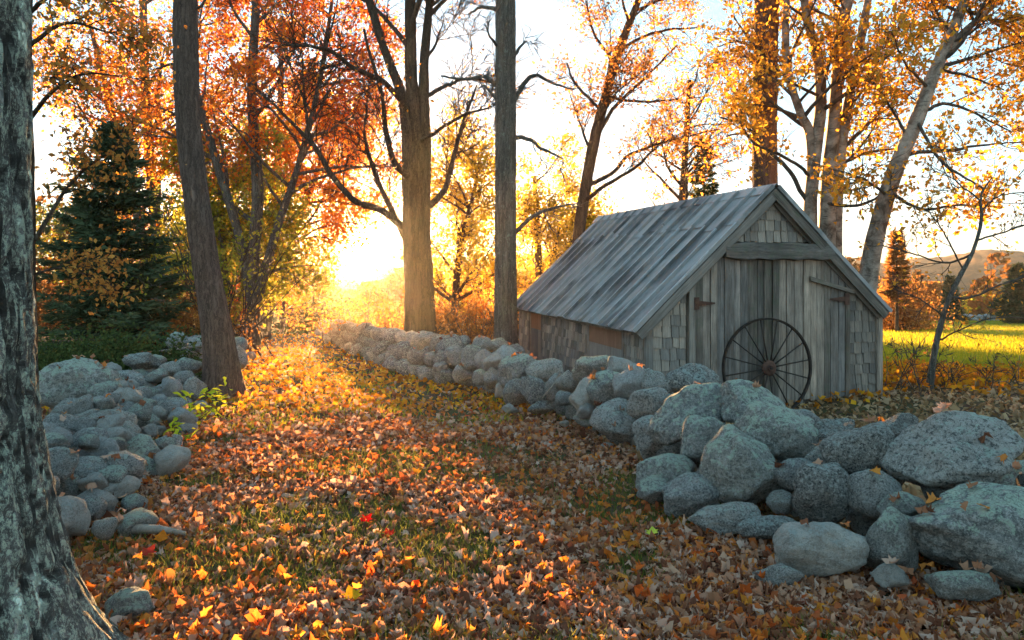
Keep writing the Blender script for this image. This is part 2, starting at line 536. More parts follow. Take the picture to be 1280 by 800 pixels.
xs = np.concatenate([-np.geomspace(16, 175, 30)[::-1], np.linspace(-15.8, 15.8, 220), np.geomspace(16, 470, 40)])
ys = np.concatenate([[-70, -30, -12], np.linspace(-6, 20, 190), np.geomspace(20.2, 560, 100)])
sheet("ground", xs, ys, gz, M['ground'], lambda x, y: (y < 205) | (x > 8))


def field_edge(x):
    return 15.2 + .6 * np.sin(x * .9) + .6 * np.sin(x * 2.3) - .1 * (x - 10)


sheet("field", np.linspace(6, 110, 160), np.concatenate([np.linspace(13, 30, 60), np.geomspace(30.3, 81, 60)]), lambda x, y: gz(x, y) + .012, M['field'],
      lambda x, y: (y > field_edge(x)) & (x > .30 * y + 1))


def hill_h(x, y):
    # ridges far to the right and ahead
    ang = np.arctan2(x, y)
    d = np.hypot(x, y)
    crest = 3.0 + 7.5 * np.exp(-((ang - .60) / .13) ** 2) + 3.0 * np.exp(-((ang - .33) / .10) ** 2) + 1.2 * np.sin(ang * 37) + .6 * np.sin(ang * 91 + 1)
    return -13.5 + (crest + 13.5) * np.clip((d - 230) / 260, 0, 1) ** .8


an = np.linspace(R(6), R(52), 150)
ds = np.linspace(228, 520, 26)
A_, D_ = np.meshgrid(an, ds)
HX, HY_ = np.sin(A_) * D_, np.cos(A_) * D_
i = np.arange(A_.size).reshape(A_.shape)
HZ = hill_h(HX, HY_) + rng.normal(0, .5, A_.shape)
q = np.stack([i[:-1, :-1], i[:-1, 1:], i[1:, 1:], i[1:, :-1]], -1).reshape(-1, 4)
o = obj("hills", mesh_np("hills", np.stack([HX, HY_, HZ], -1).reshape(-1, 3), q, True), M['hills'])
o["kind"] = "structure"

# ------------------------------------------------------------------ stones
import bmesh
_ico = {}


def ico(sub):
    if sub not in _ico:
        bm = bmesh.new()
        bmesh.ops.create_icosphere(bm, subdivisions=sub, radius=1)
        bm.verts.index_update()
        _ico[sub] = (np.array([v.co[:] for v in bm.verts]), np.array([[v.index for v in f.verts] for f in bm.faces]))
        bm.free()
    return _ico[sub]


def stone_mesh(seed, sub, sharp=False):
    """A field stone of unit half-size: a ball cut by soft planes and roughened."""
    r_ = np.random.default_rng(seed)
    V, Fc = ico(sub)
    n = 12
    N = r_.normal(size=(n, 3)); N /= np.linalg.norm(N, axis=1, keepdims=True)
    D = r_.uniform(.50, .92, n) if sharp else r_.uniform(.58, .97, n)
    c = np.clip(V @ N.T, .05, None)
    lim = D[None] / c
    k = 34.0 if sharp else 15.0
    rad = (np.sum(np.minimum(lim, 6) ** -k, axis=1) + 1.0) ** (-1 / k)
    P = V * rad[:, None]
    off = Vector((seed * 3.71 % 50, seed * 1.37 % 50, seed * 7.13 % 50))
    d = np.array([mnoise.noise(Vector(p) * 1.7 + off) * .16 + mnoise.noise(Vector(p) * 4.2 + off) * .07 + (mnoise.noise(Vector(p) * 10 + off) * .024 + mnoise.noise(Vector(p) * 24 + off) * .010 if sub > 3 else 0) for p in P])
    P = P * (1 + d)[:, None]
    P /= (np.abs(P).max(axis=0) * .5 + np.abs(P).max() * .5)
    P -= (P.max(axis=0) + P.min(axis=0)) / 2
    P /= (P.max(axis=0) - P.min(axis=0)) / 2
    return mesh_np("stone", P, Fc, True)


VAR = {s: [stone_mesh(900 + 31 * i + s, s, True) for i in range(16 if s == 3 else 10)] for s in (2, 3)}
for s in VAR:
    for me in VAR[s]: me.materials.append(M['stone'])
STONES = []           # (world centre, half sizes) for the litter that lies on them


def put_stone(parent, c, half, rot=(0, 0, 0), me=None, mat=None, name="stone"):
    o = bpy.data.objects.new(name, me)
    COL.objects.link(o)
    if mat is not None:
        if not me.materials: me.materials.append(mat)
        else:
            o.material_slots[0].link = 'OBJECT'; o.material_slots[0].material = mat
    if parent is not None: o.parent = parent
    o.location = Vector(c) - (parent.location if parent is not None else Vector())
    o.rotation_euler = rot
    o.scale = half
    STONES.append(o)
    return o


_seed = [100]


def px_stone(parent, px, py, w, h, z, roll=0, mat='stone', deep=.85, sub=None, name="stone"):
    """A stone whose place and size come from what the photograph shows at its distance."""
    _seed[0] += 1
    c = W(px, py, z)
    hw, hh = w / F * z / 2 * 1.03, h / F * z / 2 * 1.03
    if sub is None: sub = 5 if w > 90 else 4 if w > 40 else 3
    me = stone_mesh(_seed[0], sub, w < 46)
    hd = max(min(hw, hh * 1.5) * deep, hh * .7)
    mean = (hw + hd + hh) / 3                      # grain and lichen keep one scale on long and short stones
    co = np.empty(len(me.vertices) * 3, np.float32); me.vertices.foreach_get("co", co)
    me.vertices.foreach_set("co", (co.reshape(-1, 3) * np.array([hw, hd, hh]) / mean).astype(np.float32).ravel()); me.update()
    mt = M[mat]
    if mat == 'stone':
        k = random.random()
        mt = M['stone_dark'] if k < .14 else M['stone_pale'] if k < .22 else M['stone_lichen'] if k < .42 else M['stone']
    return put_stone(parent, c, (mean, mean, mean), (random.uniform(-.1, .1), R(roll), random.uniform(-.25, .25)), me, mt, name)


wall_r = thing("stone_wall", "grey fieldstone wall running from the large boulders past the shed along the lane", "stone wall", (1.2, 5.6, g(1.2, 5.6)))
# px, py, w, h, z, roll, material: the stones of the near end, counted off the photograph
NEAR = [
    (1250, 668, 236, 118, 3.9, 5, 'stone_lichen'), (1185, 567, 152, 98, 4.45, -14, 'stone'), (1069, 561, 86, 64, 4.75, -4, 'stone_dark'),
    (1094, 617, 68, 60, 4.4, 0, 'stone'), (1027, 615, 74, 76, 4.5, 4, 'stone'), (974, 627, 34, 26, 4.75, 0, 'stone'),
    (993, 591, 56, 40, 4.9, 8, 'stone'), (1129, 632, 58, 36, 4.15, -8, 'stone'), (1115, 678, 70, 82, 3.95, 18, 'stone_lichen'),
    (1025, 683, 114, 66, 4.0, -3, 'stone'), (905, 649, 92, 38, 4.6, -6, 'stone'), (960, 660, 80, 28, 4.4, -8, 'stone_dark'),
    (972, 718, 60, 28, 3.85, 0, 'stone'), (1112, 719, 44, 32, 3.75, 4, 'stone'), (1204, 729, 88, 38, 3.62, 5, 'stone'),
    (1268, 600, 66, 48, 4.7, 0, 'stone'), (925, 583, 98, 94, 5.05, 12, 'stone_lichen'), (861, 619, 68, 52, 5.0, -4, 'stone'),
    (832, 592, 76, 48, 5.45, -8, 'stone'), (818, 614, 44, 32, 5.15, -8, 'stone'), (974, 543, 108, 74, 5.35, 6, 'stone_lichen'),
    (862, 517, 112, 66, 6.1, -24, 'stone_lichen'), (950, 508, 96, 58, 5.9, 8, 'stone_lichen'), (880, 554, 74, 76, 5.65, -18, 'stone'),
    (824, 549, 58, 56, 6.5, -10, 'stone'), (812, 511, 58, 54, 7.1, -12, 'stone'), (866, 476, 74, 42, 7.5, 2, 'stone'),
    (820, 480, 40, 38, 7.5, 5, 'stone'), (790, 483, 48, 44, 7.6, 0, 'stone_pale'), (836, 501, 24, 16, 6.8, -10, 'stone'),
    (1045, 541, 54, 36, 5.2, 0, 'stone'), (1125, 534, 44, 34, 5.0, 0, 'stone'), (1005, 529, 44, 34, 5.6, 0, 'stone'),
    (877, 595, 18, 14, 5.1, 0, 'stone_dark'), (772, 530, 70, 58, 7.4, -4, 'stone'), (758, 487, 54, 48, 8.0, 10, 'stone'),
    (777, 490, 22, 26, 7.8, 0, 'stone_dark'), (732, 497, 42, 52, 8.2, 5, 'stone'), (732, 514, 24, 20, 7.95, 0, 'stone_pale'),
    (743, 462, 56, 34, 8.7, -6, 'stone'), (783, 463, 48, 30, 8.2, 10, 'stone_pale'), (709, 478, 34, 32, 8.9, 0, 'stone'),
    (707, 498, 26, 20, 8.7, 0, 'stone'), (692, 484, 24, 36, 9.0, 0, 'stone'), (680, 462, 48, 28, 9.6, 0, 'stone'),
    (669, 490, 38, 42, 9.1, 0, 'stone'), (645, 491, 32, 36, 9.5, 25, 'stone'), (648, 461, 58, 38, 10.0, -18, 'stone'),
    (627, 449, 50, 32, 10.8, -16, 'stone'), (676, 508, 34, 20, 9.0, 0, 'stone_dark'), (638, 510, 22, 12, 9.2, 0, 'stone_pale'),
    (728, 526, 24, 14, 8.0, 0, 'stone'), (705, 529, 13, 9, 8.0, 0, 'stone_pale'), (615, 474, 24, 26, 10.6, 30, 'stone'), (627, 486, 18, 24, 10.1, 20, 'stone_pale'),
    (590, 447, 28, 32, 12.3, 0, 'stone'), (604, 450, 22, 28, 11.8, 0, 'stone'), (568, 445, 26, 27, 13.0, 0, 'stone'), (573, 430, 32, 22, 14.2, 0, 'stone'),
    (603, 429, 26, 18, 13.6, 0, 'stone'), (624, 431, 26, 18, 13.0, 0, 'stone'), (578, 467, 25, 25, 12.2, -10, 'stone'), (601, 471, 22, 20, 11.4, 0, 'stone'),
    (551, 461, 20, 18, 13.0, 0, 'stone'), (643, 438, 26, 18, 12.6, 0, 'stone'), (546, 431, 28, 20, 15.4, 0, 'stone'), (553, 446, 24, 20, 14.2, 0, 'stone'),
]
big_names = {0: "huge rounded boulder with pale green lichen over its top", 1: "big tilted boulder balanced at the top of the wall end",
             2: "dark boulder blotched with black lichen", 21: "broad slanting slab of pale greenish granite"}
for k, (px, py, w, h, z, roll, mt) in enumerate(NEAR):
    s = px_stone(wall_r, px, py, w, h, z, roll, mt)
    if k in big_names: s["label"] = big_names[k]

PATH_R = [(2.75, 4.0), (1.95, 4.75), (1.5, 5.6), (1.2, 7.2), (.75, 9), (.1, 10.8), (-.95, 13), (-3.0, 18.2), (-6.35, 28), (-9.6, 38.8)]
PATH_L = [(-2.6, 4.3), (-3.1, 6), (-3.9, 8), (-4.8, 10), (-5.5, 12), (-6.3, 15), (-7.5, 18.5), (-9.6, 25), (-12.0, 34)]


def along(path, t):
    """Point and tangent at length t."""
    for a, b in zip(path, path[1:]):
        d = math.dist(a, b)
        if t <= d:
            k = t / d
            return a[0] + (b[0] - a[0]) * k, a[1] + (b[1] - a[1]) * k, (b[0] - a[0]) / d, (b[1] - a[1]) / d
        t -= d
    return (*path[-1], 0, 1)


def plen(path): return sum(math.dist(a, b) for a, b in zip(path, path[1:]))


def rnd_stone(parent, x, y, z, hw, hh, sub, mats=('stone', 'stone', 'stone_dark', 'stone_dark', 'stone_lichen')):
    me = random.choice(VAR[sub])
    return put_stone(parent, (x, y, z), (hw, hw * random.uniform(.75, 1), hh), (random.uniform(-.3, .3), random.uniform(-.3, .3), random.uniform(0, 6.28)), me, M[random.choice(mats)])


# hearting behind the near stones, and the courses of the wall as it runs on up the lane
t = 0
while True:
    x, y, tx, ty = along(PATH_R, t)
    if y > 13: break
    for off, zz in ((.05, .12), (.30, .10), (.2, .36)):
        r_ = random.uniform(.13, .20)
        xx, yy = x + ty * off, y - tx * off
        rnd_stone(wall_r, xx, yy, g(xx, yy) + zz, r_, r_ * .8, 3)
    t += .42
L = plen(PATH_R)
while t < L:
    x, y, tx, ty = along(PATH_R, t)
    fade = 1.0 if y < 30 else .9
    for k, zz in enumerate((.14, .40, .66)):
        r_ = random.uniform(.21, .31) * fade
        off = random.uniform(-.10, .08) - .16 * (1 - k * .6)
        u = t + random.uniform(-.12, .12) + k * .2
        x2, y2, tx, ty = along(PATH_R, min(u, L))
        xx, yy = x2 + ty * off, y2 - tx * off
        rnd_stone(wall_r, xx, yy, g(xx, yy) + zz * fade, r_, r_ * random.uniform(.66, .85), 2, ('stone_dark', 'stone_dark', 'stone'))  # darker stone mix paints in the shade along this far run
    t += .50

wall_l = thing("rubble_wall", "low tumbled fieldstone wall beside the lane behind the lichen covered trunk", "stone wall", (-3.1, 6.0, g(-3.1, 6)))
LEFT = [
    (93, 486, 90, 76, 8.7, -4, 'stone_lichen'), (131, 525, 38, 27, 8.2, 0, 'stone'), (119, 533, 20, 14, 7.8, 0, 'stone'), (180, 528, 38, 27, 8.0, 0, 'stone'),
    (160, 476, 56, 28, 9.8, 0, 'stone'), (144, 491, 30, 28, 9.3, 0, 'stone'), (153, 510, 42, 20, 8.8, 0, 'stone'), (172, 503, 30, 27, 9.0, 10, 'stone'),
    (184, 493, 30, 20, 9.5, 0, 'stone'), (205, 515, 34, 30, 8.7, 0, 'stone'), (213, 487, 24, 34, 9.6, 0, 'stone'), (177, 452, 42, 25, 11, 0, 'stone'),
    (138, 461, 24, 16, 10.5, 0, 'stone'), (121, 503, 20, 18, 8.9, 0, 'stone'), (92, 556, 52, 32, 7.2, 0, 'stone'), (127, 558, 34, 24, 7.1, 10, 'stone'),
    (166, 559, 46, 29, 7.2, 4, 'stone_lichen'), (195, 561, 28, 20, 7.2, 0, 'stone'), (140, 573, 38, 21, 6.8, 6, 'stone'), (101, 604, 46, 40, 6.0, 8, 'stone'),
    (103, 584, 44, 28, 6.4, 0, 'stone'), (142, 600, 40, 30, 6.0, 0, 'stone'), (133, 618, 38, 27, 5.8, 0, 'stone'), (188, 592, 48, 43, 6.1, 10, 'stone'),
    (170, 609, 30, 25, 5.8, 0, 'stone_pale'), (95, 620, 36, 31, 5.6, 0, 'stone'), (104, 650, 48, 48, 5.1, 22, 'stone'), (130, 650, 42, 50, 5.05, 24, 'stone'),
    (116, 686, 56, 45, 4.6, 4, 'stone'), (151, 695, 22, 18, 4.55, 0, 'stone'), (148, 585, 40, 17, 6.3, 0, 'stone'), (84, 535, 34, 18, 7.7, 0, 'stone'),
    (212, 464, 28, 24, 11, 0, 'stone'), (235, 457, 38, 21, 11.5, 0, 'stone'), (240, 487, 30, 33, 10.5, 0, 'stone'), (217, 490, 26, 30, 10.1, 0, 'stone'),
    (228, 506, 24, 18, 10, 0, 'stone'), (252, 508, 18, 15, 10, 0, 'stone_pale'), (212, 509, 30, 26, 9.5, 0, 'stone'), (222, 428, 28, 26, 13.5, 0, 'stone_lichen'),
    (246, 433, 20, 16, 13.5, 0, 'stone'), (299, 431, 26, 20, 17, 0, 'stone'), (298, 446, 22, 28, 15.5, 0, 'stone'), (315, 444, 12, 10, 16, 0, 'stone_pale'),
    (195, 470, 26, 18, 10.6, 0, 'stone'), (196, 452, 24, 18, 11.6, 0, 'stone'), (230, 472, 26, 18, 10.9, 0, 'stone'), (195, 503, 18, 16, 9.2, 0, 'stone'),
    (160, 540, 24, 14, 7.7, 0, 'stone'), (72, 580, 40, 24, 6.6, 0, 'stone'), (84, 680, 40, 40, 4.9, 0, 'stone'), (110, 540, 20, 12, 7.6, 0, 'stone'),
]
for k, a in enumerate(LEFT):
    s = px_stone(wall_l, *a)
    if k == 0: s["label"] = "largest boulder of the tumbled wall, grey lichen on its face"
t, L = 0, plen(PATH_L)
while t < L:
    x, y, tx, ty = along(PATH_L, t)
    n = 8 if y < 14 else 3
    for k in range(n):
        off = random.uniform(-.75, .40) if y < 14 else random.uniform(-.25, .3)
        r_ = random.uniform(.07, .17) if y < 14 else random.uniform(.16, .26)
        xx, yy = x + ty * off + random.uniform(-.1, .1), y - tx * off + random.uniform(-.15, .15)
        rnd_stone(wall_l, xx, yy, g(xx, yy) + (.02 + .20 * random.random() + .24 * math.exp(-((off + .3) / .28) ** 2) if y < 14 else .10 + .22 * k), r_, r_ * .75, 3 if y < 9 else 2, ('stone', 'stone', 'stone_pale', 'stone_lichen', 'stone_pale'))
    t += .34 if y < 14 else .42

s = px_stone(None, 162, 762, 60, 50, 3.5, 4, 'stone_lichen', name="fieldstone")
tag(s, "single lichened stone lying loose in the grass at the foot of the near trunk", "stone")
s = px_stone(None, 757, 561, 20, 15, 7.3, 0, 'stone_pale', name="fieldstone")
tag(s, "small pale stone lying alone among brown leaves in front of the wall", "stone")

# far wall across the end of the field
far_wall = thing("stone_wall", "thin grey stone wall along the far edge of the yellow field", "stone wall", (55, 80, g(55, 80)))
V_, F_, off = [], [], 0
V0, F0 = ico(1)
for x in np.arange(26, 105, .55):
    for k in range(2):
        yy = 80.5 + .4 * math.sin(x * .2) + random.uniform(-.2, .2)
        r_ = random.uniform(.28, .42)
        V_.append(V0 * np.array([r_ * 1.3, r_, r_ * .7]) + np.array([x + random.uniform(-.2, .2) - 55, yy - 80, g(x, yy) - g(55, 80) + .2 + .32 * k])); F_.append(F0 + off); off += len(V0)
o = obj("rubble", mesh_np("rubble", np.concatenate(V_), np.concatenate(F_), True), M['stone'], far_wall)
o["kind"] = "stuff"

# ------------------------------------------------------------------ the shed
BZ = -.60
shed = thing("shed", "weathered grey wooden shed with shingled walls and a patched metal roof behind the wall", "shed", (1.92, 11.0, BZ), R(-14.2) * -1)
UL, UR, UA, ZL, ZA = -.16, 4.05, 2.07, .721 - BZ, 2.823 - BZ
KL, KR = (ZA - ZL) / (UA - UL), .9477
LEN = 7.2


def roof_z(u): return ZL + KL * (u - UL) if u <= UA else ZA - KR * (u - UA)


def ground_s(u, s):
    """Ground height below a point of the shed, in the shed's own frame."""
    p = shed.matrix_basis @ Vector((u, s, 0))
    return g(p.x, p.y) - BZ


# walls behind the cladding
mb = MB()
mb.prism([(.02, -.6), (4.03, -.6), (4.03, roof_z(4.03) - .07), (UA, ZA - .07), (.02, roof_z(.02) - .07)], .035, .07)
front = obj("front_wall", mb.mesh("front_wall"), M['wood_dark'], shed)
mb = MB(); mb.box(.035, .07, .08, LEN - .05, -.6, roof_z(.04) - .06)
side = obj("side_wall", mb.mesh("side_wall"), M['wood_dark'], shed)
mb = MB(); mb.box(3.98, 4.015, .08, LEN - .05, -.6, roof_z(4.0) - .06)
obj("right_wall", mb.mesh("right_wall"), M['wood'], shed)
mb = MB(); mb.prism([(.02, -.6), (4.03, -.6), (4.03, roof_z(4.03) - .07), (UA, ZA - .07), (.02, roof_z(.02) - .07)], LEN - .04, LEN)
obj("back_wall", mb.mesh("back_wall"), M['wood'], shed)

# shingles: a few shared meshes, thin at the top and ragged at the butt
shm = []
for i in range(7):
    r_ = random.Random(i)
    b = [(-.5, r_.uniform(-.006, .006)), (-.17, r_.uniform(-.012, .006)), (.2, r_.uniform(-.012, .008)), (.5, r_.uniform(-.008, .006))]
    V_ = []
    for x, dz in b: V_ += [(x, -.027, dz), (x, 0, dz)]
    for x, dz in b: V_ += [(x, -.005, .235), (x, 0, .235)]
    F_ = []
    for k in range(3):
        a = 2 * k
        F_ += [(a, a + 2, a + 10, a + 8), (a + 1, a + 9, a + 11, a + 3), (a, a + 1, a + 3, a + 2), (a + 8, a + 10, a + 11, a + 9)]
    F_ += [(0, 8, 9, 1), (6, 7, 15, 14)]
    me = bpy.data.meshes.new("shingle"); me.from_pydata(V_, [], F_); me.update(); me.materials.append(M['shingle']); shm.append(me)


def shingle(parent, x, y, z, w, rz, mat=None, top=None):
    o = bpy.data.objects.new("shingle", random.choice(shm)); COL.objects.link(o); o.parent = parent
    o.location = (x, y, z); o.scale = (w - random.uniform(.008, .020), random.uniform(.8, 1.25), 1 if top is None else min(1, max(.2, (top - z) / .235)))
    o.rotation_euler = (random.uniform(-.012, .03), random.gauss(0, .008), rz)
    if mat: o.material_slots[0].link = 'OBJECT'; o.material_slots[0].material = mat
    return o


EXP = .165


def shingle_front(u0, u1, z0, z1f, cut=None):
    z = z0
    while z < z1f - .03:
        u = u0
        while u < u1 - .02:
            w = min(random.uniform(.09, .165), u1 - u)
            if u1 - u - w < .05: w = u1 - u
            top = min(roof_z(u), roof_z(u + w)) - .10
            if z < min(top, z1f) - .05:
                shingle(front, u + w / 2, .033 - random.uniform(0, .004), z + random.uniform(-.010, .010), w, 0, M['shingle_front'] if u < 2.6 else M['shingle'], min(top, z1f + .08))
            u += w
        z += EXP


shingle_front(.13, .665, .20, .721 - BZ + .75)
shingle_front(3.42, 3.93, ground_s(3.7, 0) + .02, 2.0)
zb = 1.995 - BZ
shingle_front(UA - .80, UA + .78, zb, ZA - .12)

for s0, s1 in ((.08, .82), (2.42, 5.26), (6.3, 7.12)):
    z = .18
    while z < roof_z(0) - .12:
        s_ = s0
        while s_ < s1 - .02:
            w = min(random.uniform(.12, .21), s1 - s_)
            if s1 - s_ - w < .06: w = s1 - s_
            shingle(side, .033, s_ + w / 2, z + random.uniform(-.014, .012), w, R(-90), random.choice((M['shingle_front'], M['wood_dark'], M['wood'], None, None)), roof_z(0) - .05)
            s_ += w
        z += EXP + .005


def board(parent, name, pts, y0, y1, mat, at=(0, 0, 0), rz=0, rx=0, ry=0):
    """A board cut to an outline in x,z, with its origin at AT."""
    mb = MB(); mb.prism([(p[0], p[1]) for p in pts], y0, y1)
    me = mb.mesh(name)
    return obj(name, me, mat, parent, at, (rx, ry, rz))


# plywood and board panels let into the side wall
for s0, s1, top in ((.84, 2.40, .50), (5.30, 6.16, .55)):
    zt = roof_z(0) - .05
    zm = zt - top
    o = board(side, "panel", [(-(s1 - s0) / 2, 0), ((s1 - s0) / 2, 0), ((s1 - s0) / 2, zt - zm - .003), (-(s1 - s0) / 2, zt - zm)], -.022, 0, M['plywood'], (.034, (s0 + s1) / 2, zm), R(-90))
    o["label"] = "plywood panel under the eaves coloured orange as if sunlit"
    n = 3
    for k in range(n):
        w = (s1 - s0) / n
        board(side, "plank", [(-w / 2 + .004, 0), (w / 2 - .004, 0), (w / 2 - .004, zm - .001), (-w / 2 + .004, zm - .004)], -.020 - .004 * (k % 2), 0, M['ply_grey'], (.034, s0 + w * (k + .5), 0), R(-90))
    for e in (s0, s1):
        board(side, "trim_board", [(-.03, .0), (.03, .0), (.03, zt), (-.03, zt)], -.034, 0, M['wood'], (.034, e, 0), R(-90))

# doors of upright planks, left and right leaf, with the boards that close the gable beside them
ZD = 1.715 - BZ


def door(u0, u1, n, label):
    d = obj("door", None, None, shed, (0, 0, 0)); d["label"] = label
    u = u0
    ws = [random.uniform(.8, 1.2) for _ in range(n)]
    k = (u1 - u0) / sum(ws)
    for w in ws:
        w *= k
        cx = u + w / 2
        t0, t1 = min(ZD + .05, roof_z(u + .01) - .12), min(ZD + .05, roof_z(u + w - .01) - .12)
        zb = ground_s(cx, -.05) + random.uniform(-.03, .06)
        j = random.uniform(-.006, .006)
        pts = [(-w / 2 + .004, zb), (0, zb + random.uniform(-.03, .03)), (w / 2 - .004, zb + random.uniform(-.02, .03)), (w / 2 - .004, t1), (-w / 2 + .004, t0)]
        o = board(d, "plank", [(p[0], p[1]) for p in pts], -.012 + j, .016 + j, random.choice((M['wood'], M['wood'], M['wood'], M['wood_dark'])), (cx, -.005, 0), 0, 0, random.gauss(0, .003))
        u += w
    return d


dl = door(.80, 1.945, 9, "left leaf of the plank door")
dr = door(1.957, 3.36, 11, "right leaf of the plank door")
# strip over the meeting of the leaves, posts, corner boards
mb = MB(); mb.box(1.925, 1.955, -.045, -.025, ground_s(1.95, 0) + .05, ZD - .01); obj("door_stop", mb.mesh("door_stop"), M['wood_dark'], dr)
board(shed, "post", [(-.05, -.4), (.05, -.4), (.05, roof_z(.77) - .14), (-.05, roof_z(.69) - .14)], -.05, .03, M['wood_pale'], (.735, 0, 0))
board(shed, "post", [(-.035, -.1), (.035, -.1), (.035, roof_z(3.43) - .13), (-.035, roof_z(3.36) - .13)], -.04, .03, M['wood_dark'], (3.39, 0, 0))
board(shed, "corner_board", [(-.06, -.4), (.055, -.4), (.055, roof_z(.13) - .12), (-.06, roof_z(.02) - .12)], -.026, .034, M['wood_pale'], (.065, 0, 0))
board(shed, "corner_board", [(-.05, -.3), (.05, -.3), (.05, roof_z(4.03) - .12), (-.05, roof_z(3.93) - .12)], -.026, .034, M['wood'], (3.985, 0, 0))
board(shed, "corner_board", [(-.035, -.4), (.035, -.4), (.035, roof_z(.0) - .1), (-.035, roof_z(.0) - .1)], -.03, 0, M['wood_dark'], (.036, .04, 0), R(-90))
board(shed, "corner_board", [(-.05, -.4), (.05, -.4), (.05, roof_z(.0) - .1), (-.05, roof_z(.0) - .1)], -.03, 0, M['wood_pale'], (.036, LEN - .06, 0), R(-90))

# heavy beam over the doors
bz0, bz1 = 1.72 - BZ, 1.985 - BZ
V_, n = [], 14
for k in range(n + 1):
    u = 1.24 + (3.10 - 1.24) * k / n
    jz = .012 * math.sin(k * 1.9); jy = .01 * math.sin(k * 2.7)
    lo, hi = bz0 + jz + (.03 if k == 0 else 0), bz1 - .012 * math.sin(k * 1.3) - (.07 if k == n else 0)
    V_ += [(u - 2.1, -.13 + jy, lo + .015), (u - 2.1, -.02, lo), (u - 2.1, -.02, hi), (u - 2.1, -.115 + jy, hi - .012), (u - 2.1, -.135 + jy, (lo + hi) / 2)]
F_ = [tuple(reversed(range(5))), tuple(range(5 * n, 5 * n + 5))]
for k in range(n):
    for j in range(5):
        a, b = 5 * k + j, 5 * k + (j + 1) % 5
        F_.append((a, b, b + 5, a + 5))
V_ = [(z_, y_, -x_) for x_, y_, z_ in V_]          # grain along the mesh's own z axis
me = bpy.data.meshes.new("beam"); me.from_pydata(V_, [], F_); me.update()
bm = bmesh.new(); bm.from_mesh(me); bmesh.ops.recalc_face_normals(bm, faces=bm.faces); bm.to_mesh(me); bm.free()
obj("beam", me, M['wood_dark'], shed, (2.1, 0, 0), (0, R(-90), 0))

# latch bar, hinges
o = board(shed, "latch_bar", [(-.03, -.42), (.035, -.40), (.03, .40), (-.025, .38)], -.075, -.035, M['wood_dark'], (3.10, 0, 1.335 - BZ), 0, 0, R(105))
for u, z, sg in ((.80, 1.08 - BZ, 1), (3.36, 1.12 - BZ, -1)):
    mb = MB(); mb.box(-.04, .04, -.062, -.046, -.09, .09); mb.poly([(.03 * sg, -.055, -.04), (.03 * sg, -.055, .04), (.30 * sg, -.052, .012), (.30 * sg, -.052, -.012), (.03 * sg, -.044, -.04), (.03 * sg, -.044, .04), (.30 * sg, -.044, .012), (.30 * sg, -.044, -.012)],
                                                                        [(0, 1, 2, 3), (7, 6, 5, 4), (0, 3, 7, 4), (1, 5, 6, 2), (3, 2, 6, 7)])
    obj("hinge", mb.mesh("hinge"), M['rust'], shed, (u, 0, z))

# roof: decking, ribbed metal sheets in two courses, ridge caps, rake boards
roof = obj("roof", None, None, shed)
NL = Vector((-KL, 0, 1)).normalized(); NR = Vector((KR, 0, 1)).normalized()
for nm, u0, u1 in (("left", UL + .01, UA - .02), ("right", UA + .02, UR - .01)):
    N_ = NL if nm == "left" else NR
    mb = MB(); q = []
    for u in (u0, u1):
        for dn in (-.045, -.012):
            q.append((u + N_.x * dn, roof_z(u) + N_.z * dn))
    mb.prism([q[0], q[2], q[3], q[1]], -.10, LEN + .10)
    obj("decking", mb.mesh("decking"), M['wood_dark'], roof)


def roof_sheet(u0, u1, s0, w, lift, N_):
    prof = [(0, 0), (.004, .054), (.036, .054), (.046, .002), (w * .35, .006), (w * .62, .001), (w * .985, .004)]
    n = 5
    V_ = []
    wob = [random.uniform(-.004, .006) for _ in range(n + 1)]
    for k in range(n + 1):
        u = u0 + (u1 - u0) * k / n
        for (a, b) in prof:
            d = b + lift + wob[k] * (a / w)
            V_.append((u + N_.x * d, s0 + a + .004 * math.sin(k + s0 * 9), roof_z((u0 + u1) / 2) + ((KL if N_.x < 0 else -KR) * (u - (u0 + u1) / 2)) + N_.z * d))
    m_ = len(prof)
    F_ = []
    for k in range(n):
        for j in range(m_ - 1):
            a = k * m_ + j
            F_.append((a, a + 1, a + m_ + 1, a + m_))
    nv = len(V_)
    V_ += [(v[0] - N_.x * .006, v[1], v[2] - N_.z * .006) for v in V_]
    F_ += [tuple(reversed([i + nv for i in f])) for f in F_]
    for j in range(m_ - 1):
        F_.append((j, j + nv, j + 1 + nv, j + 1)); e = n * m_
        F_.append((e + j, e + j + 1, e + j + 1 + nv, e + j + nv))
    for k in range(n):
        a, b = k * m_, k * m_ + m_ - 1
        F_.append((a, a + m_, a + m_ + nv, a + nv)); F_.append((b, b + nv, b + m_ + nv, b + m_))
    me = bpy.data.meshes.new("roof_sheet"); me.from_pydata(V_, [], F_); me.update()
    bm = bmesh.new(); bm.from_mesh(me); bmesh.ops.recalc_face_normals(bm, faces=bm.faces); bm.to_mesh(me); bm.free()
    obj("roof_sheet", me, M['roof'], roof)


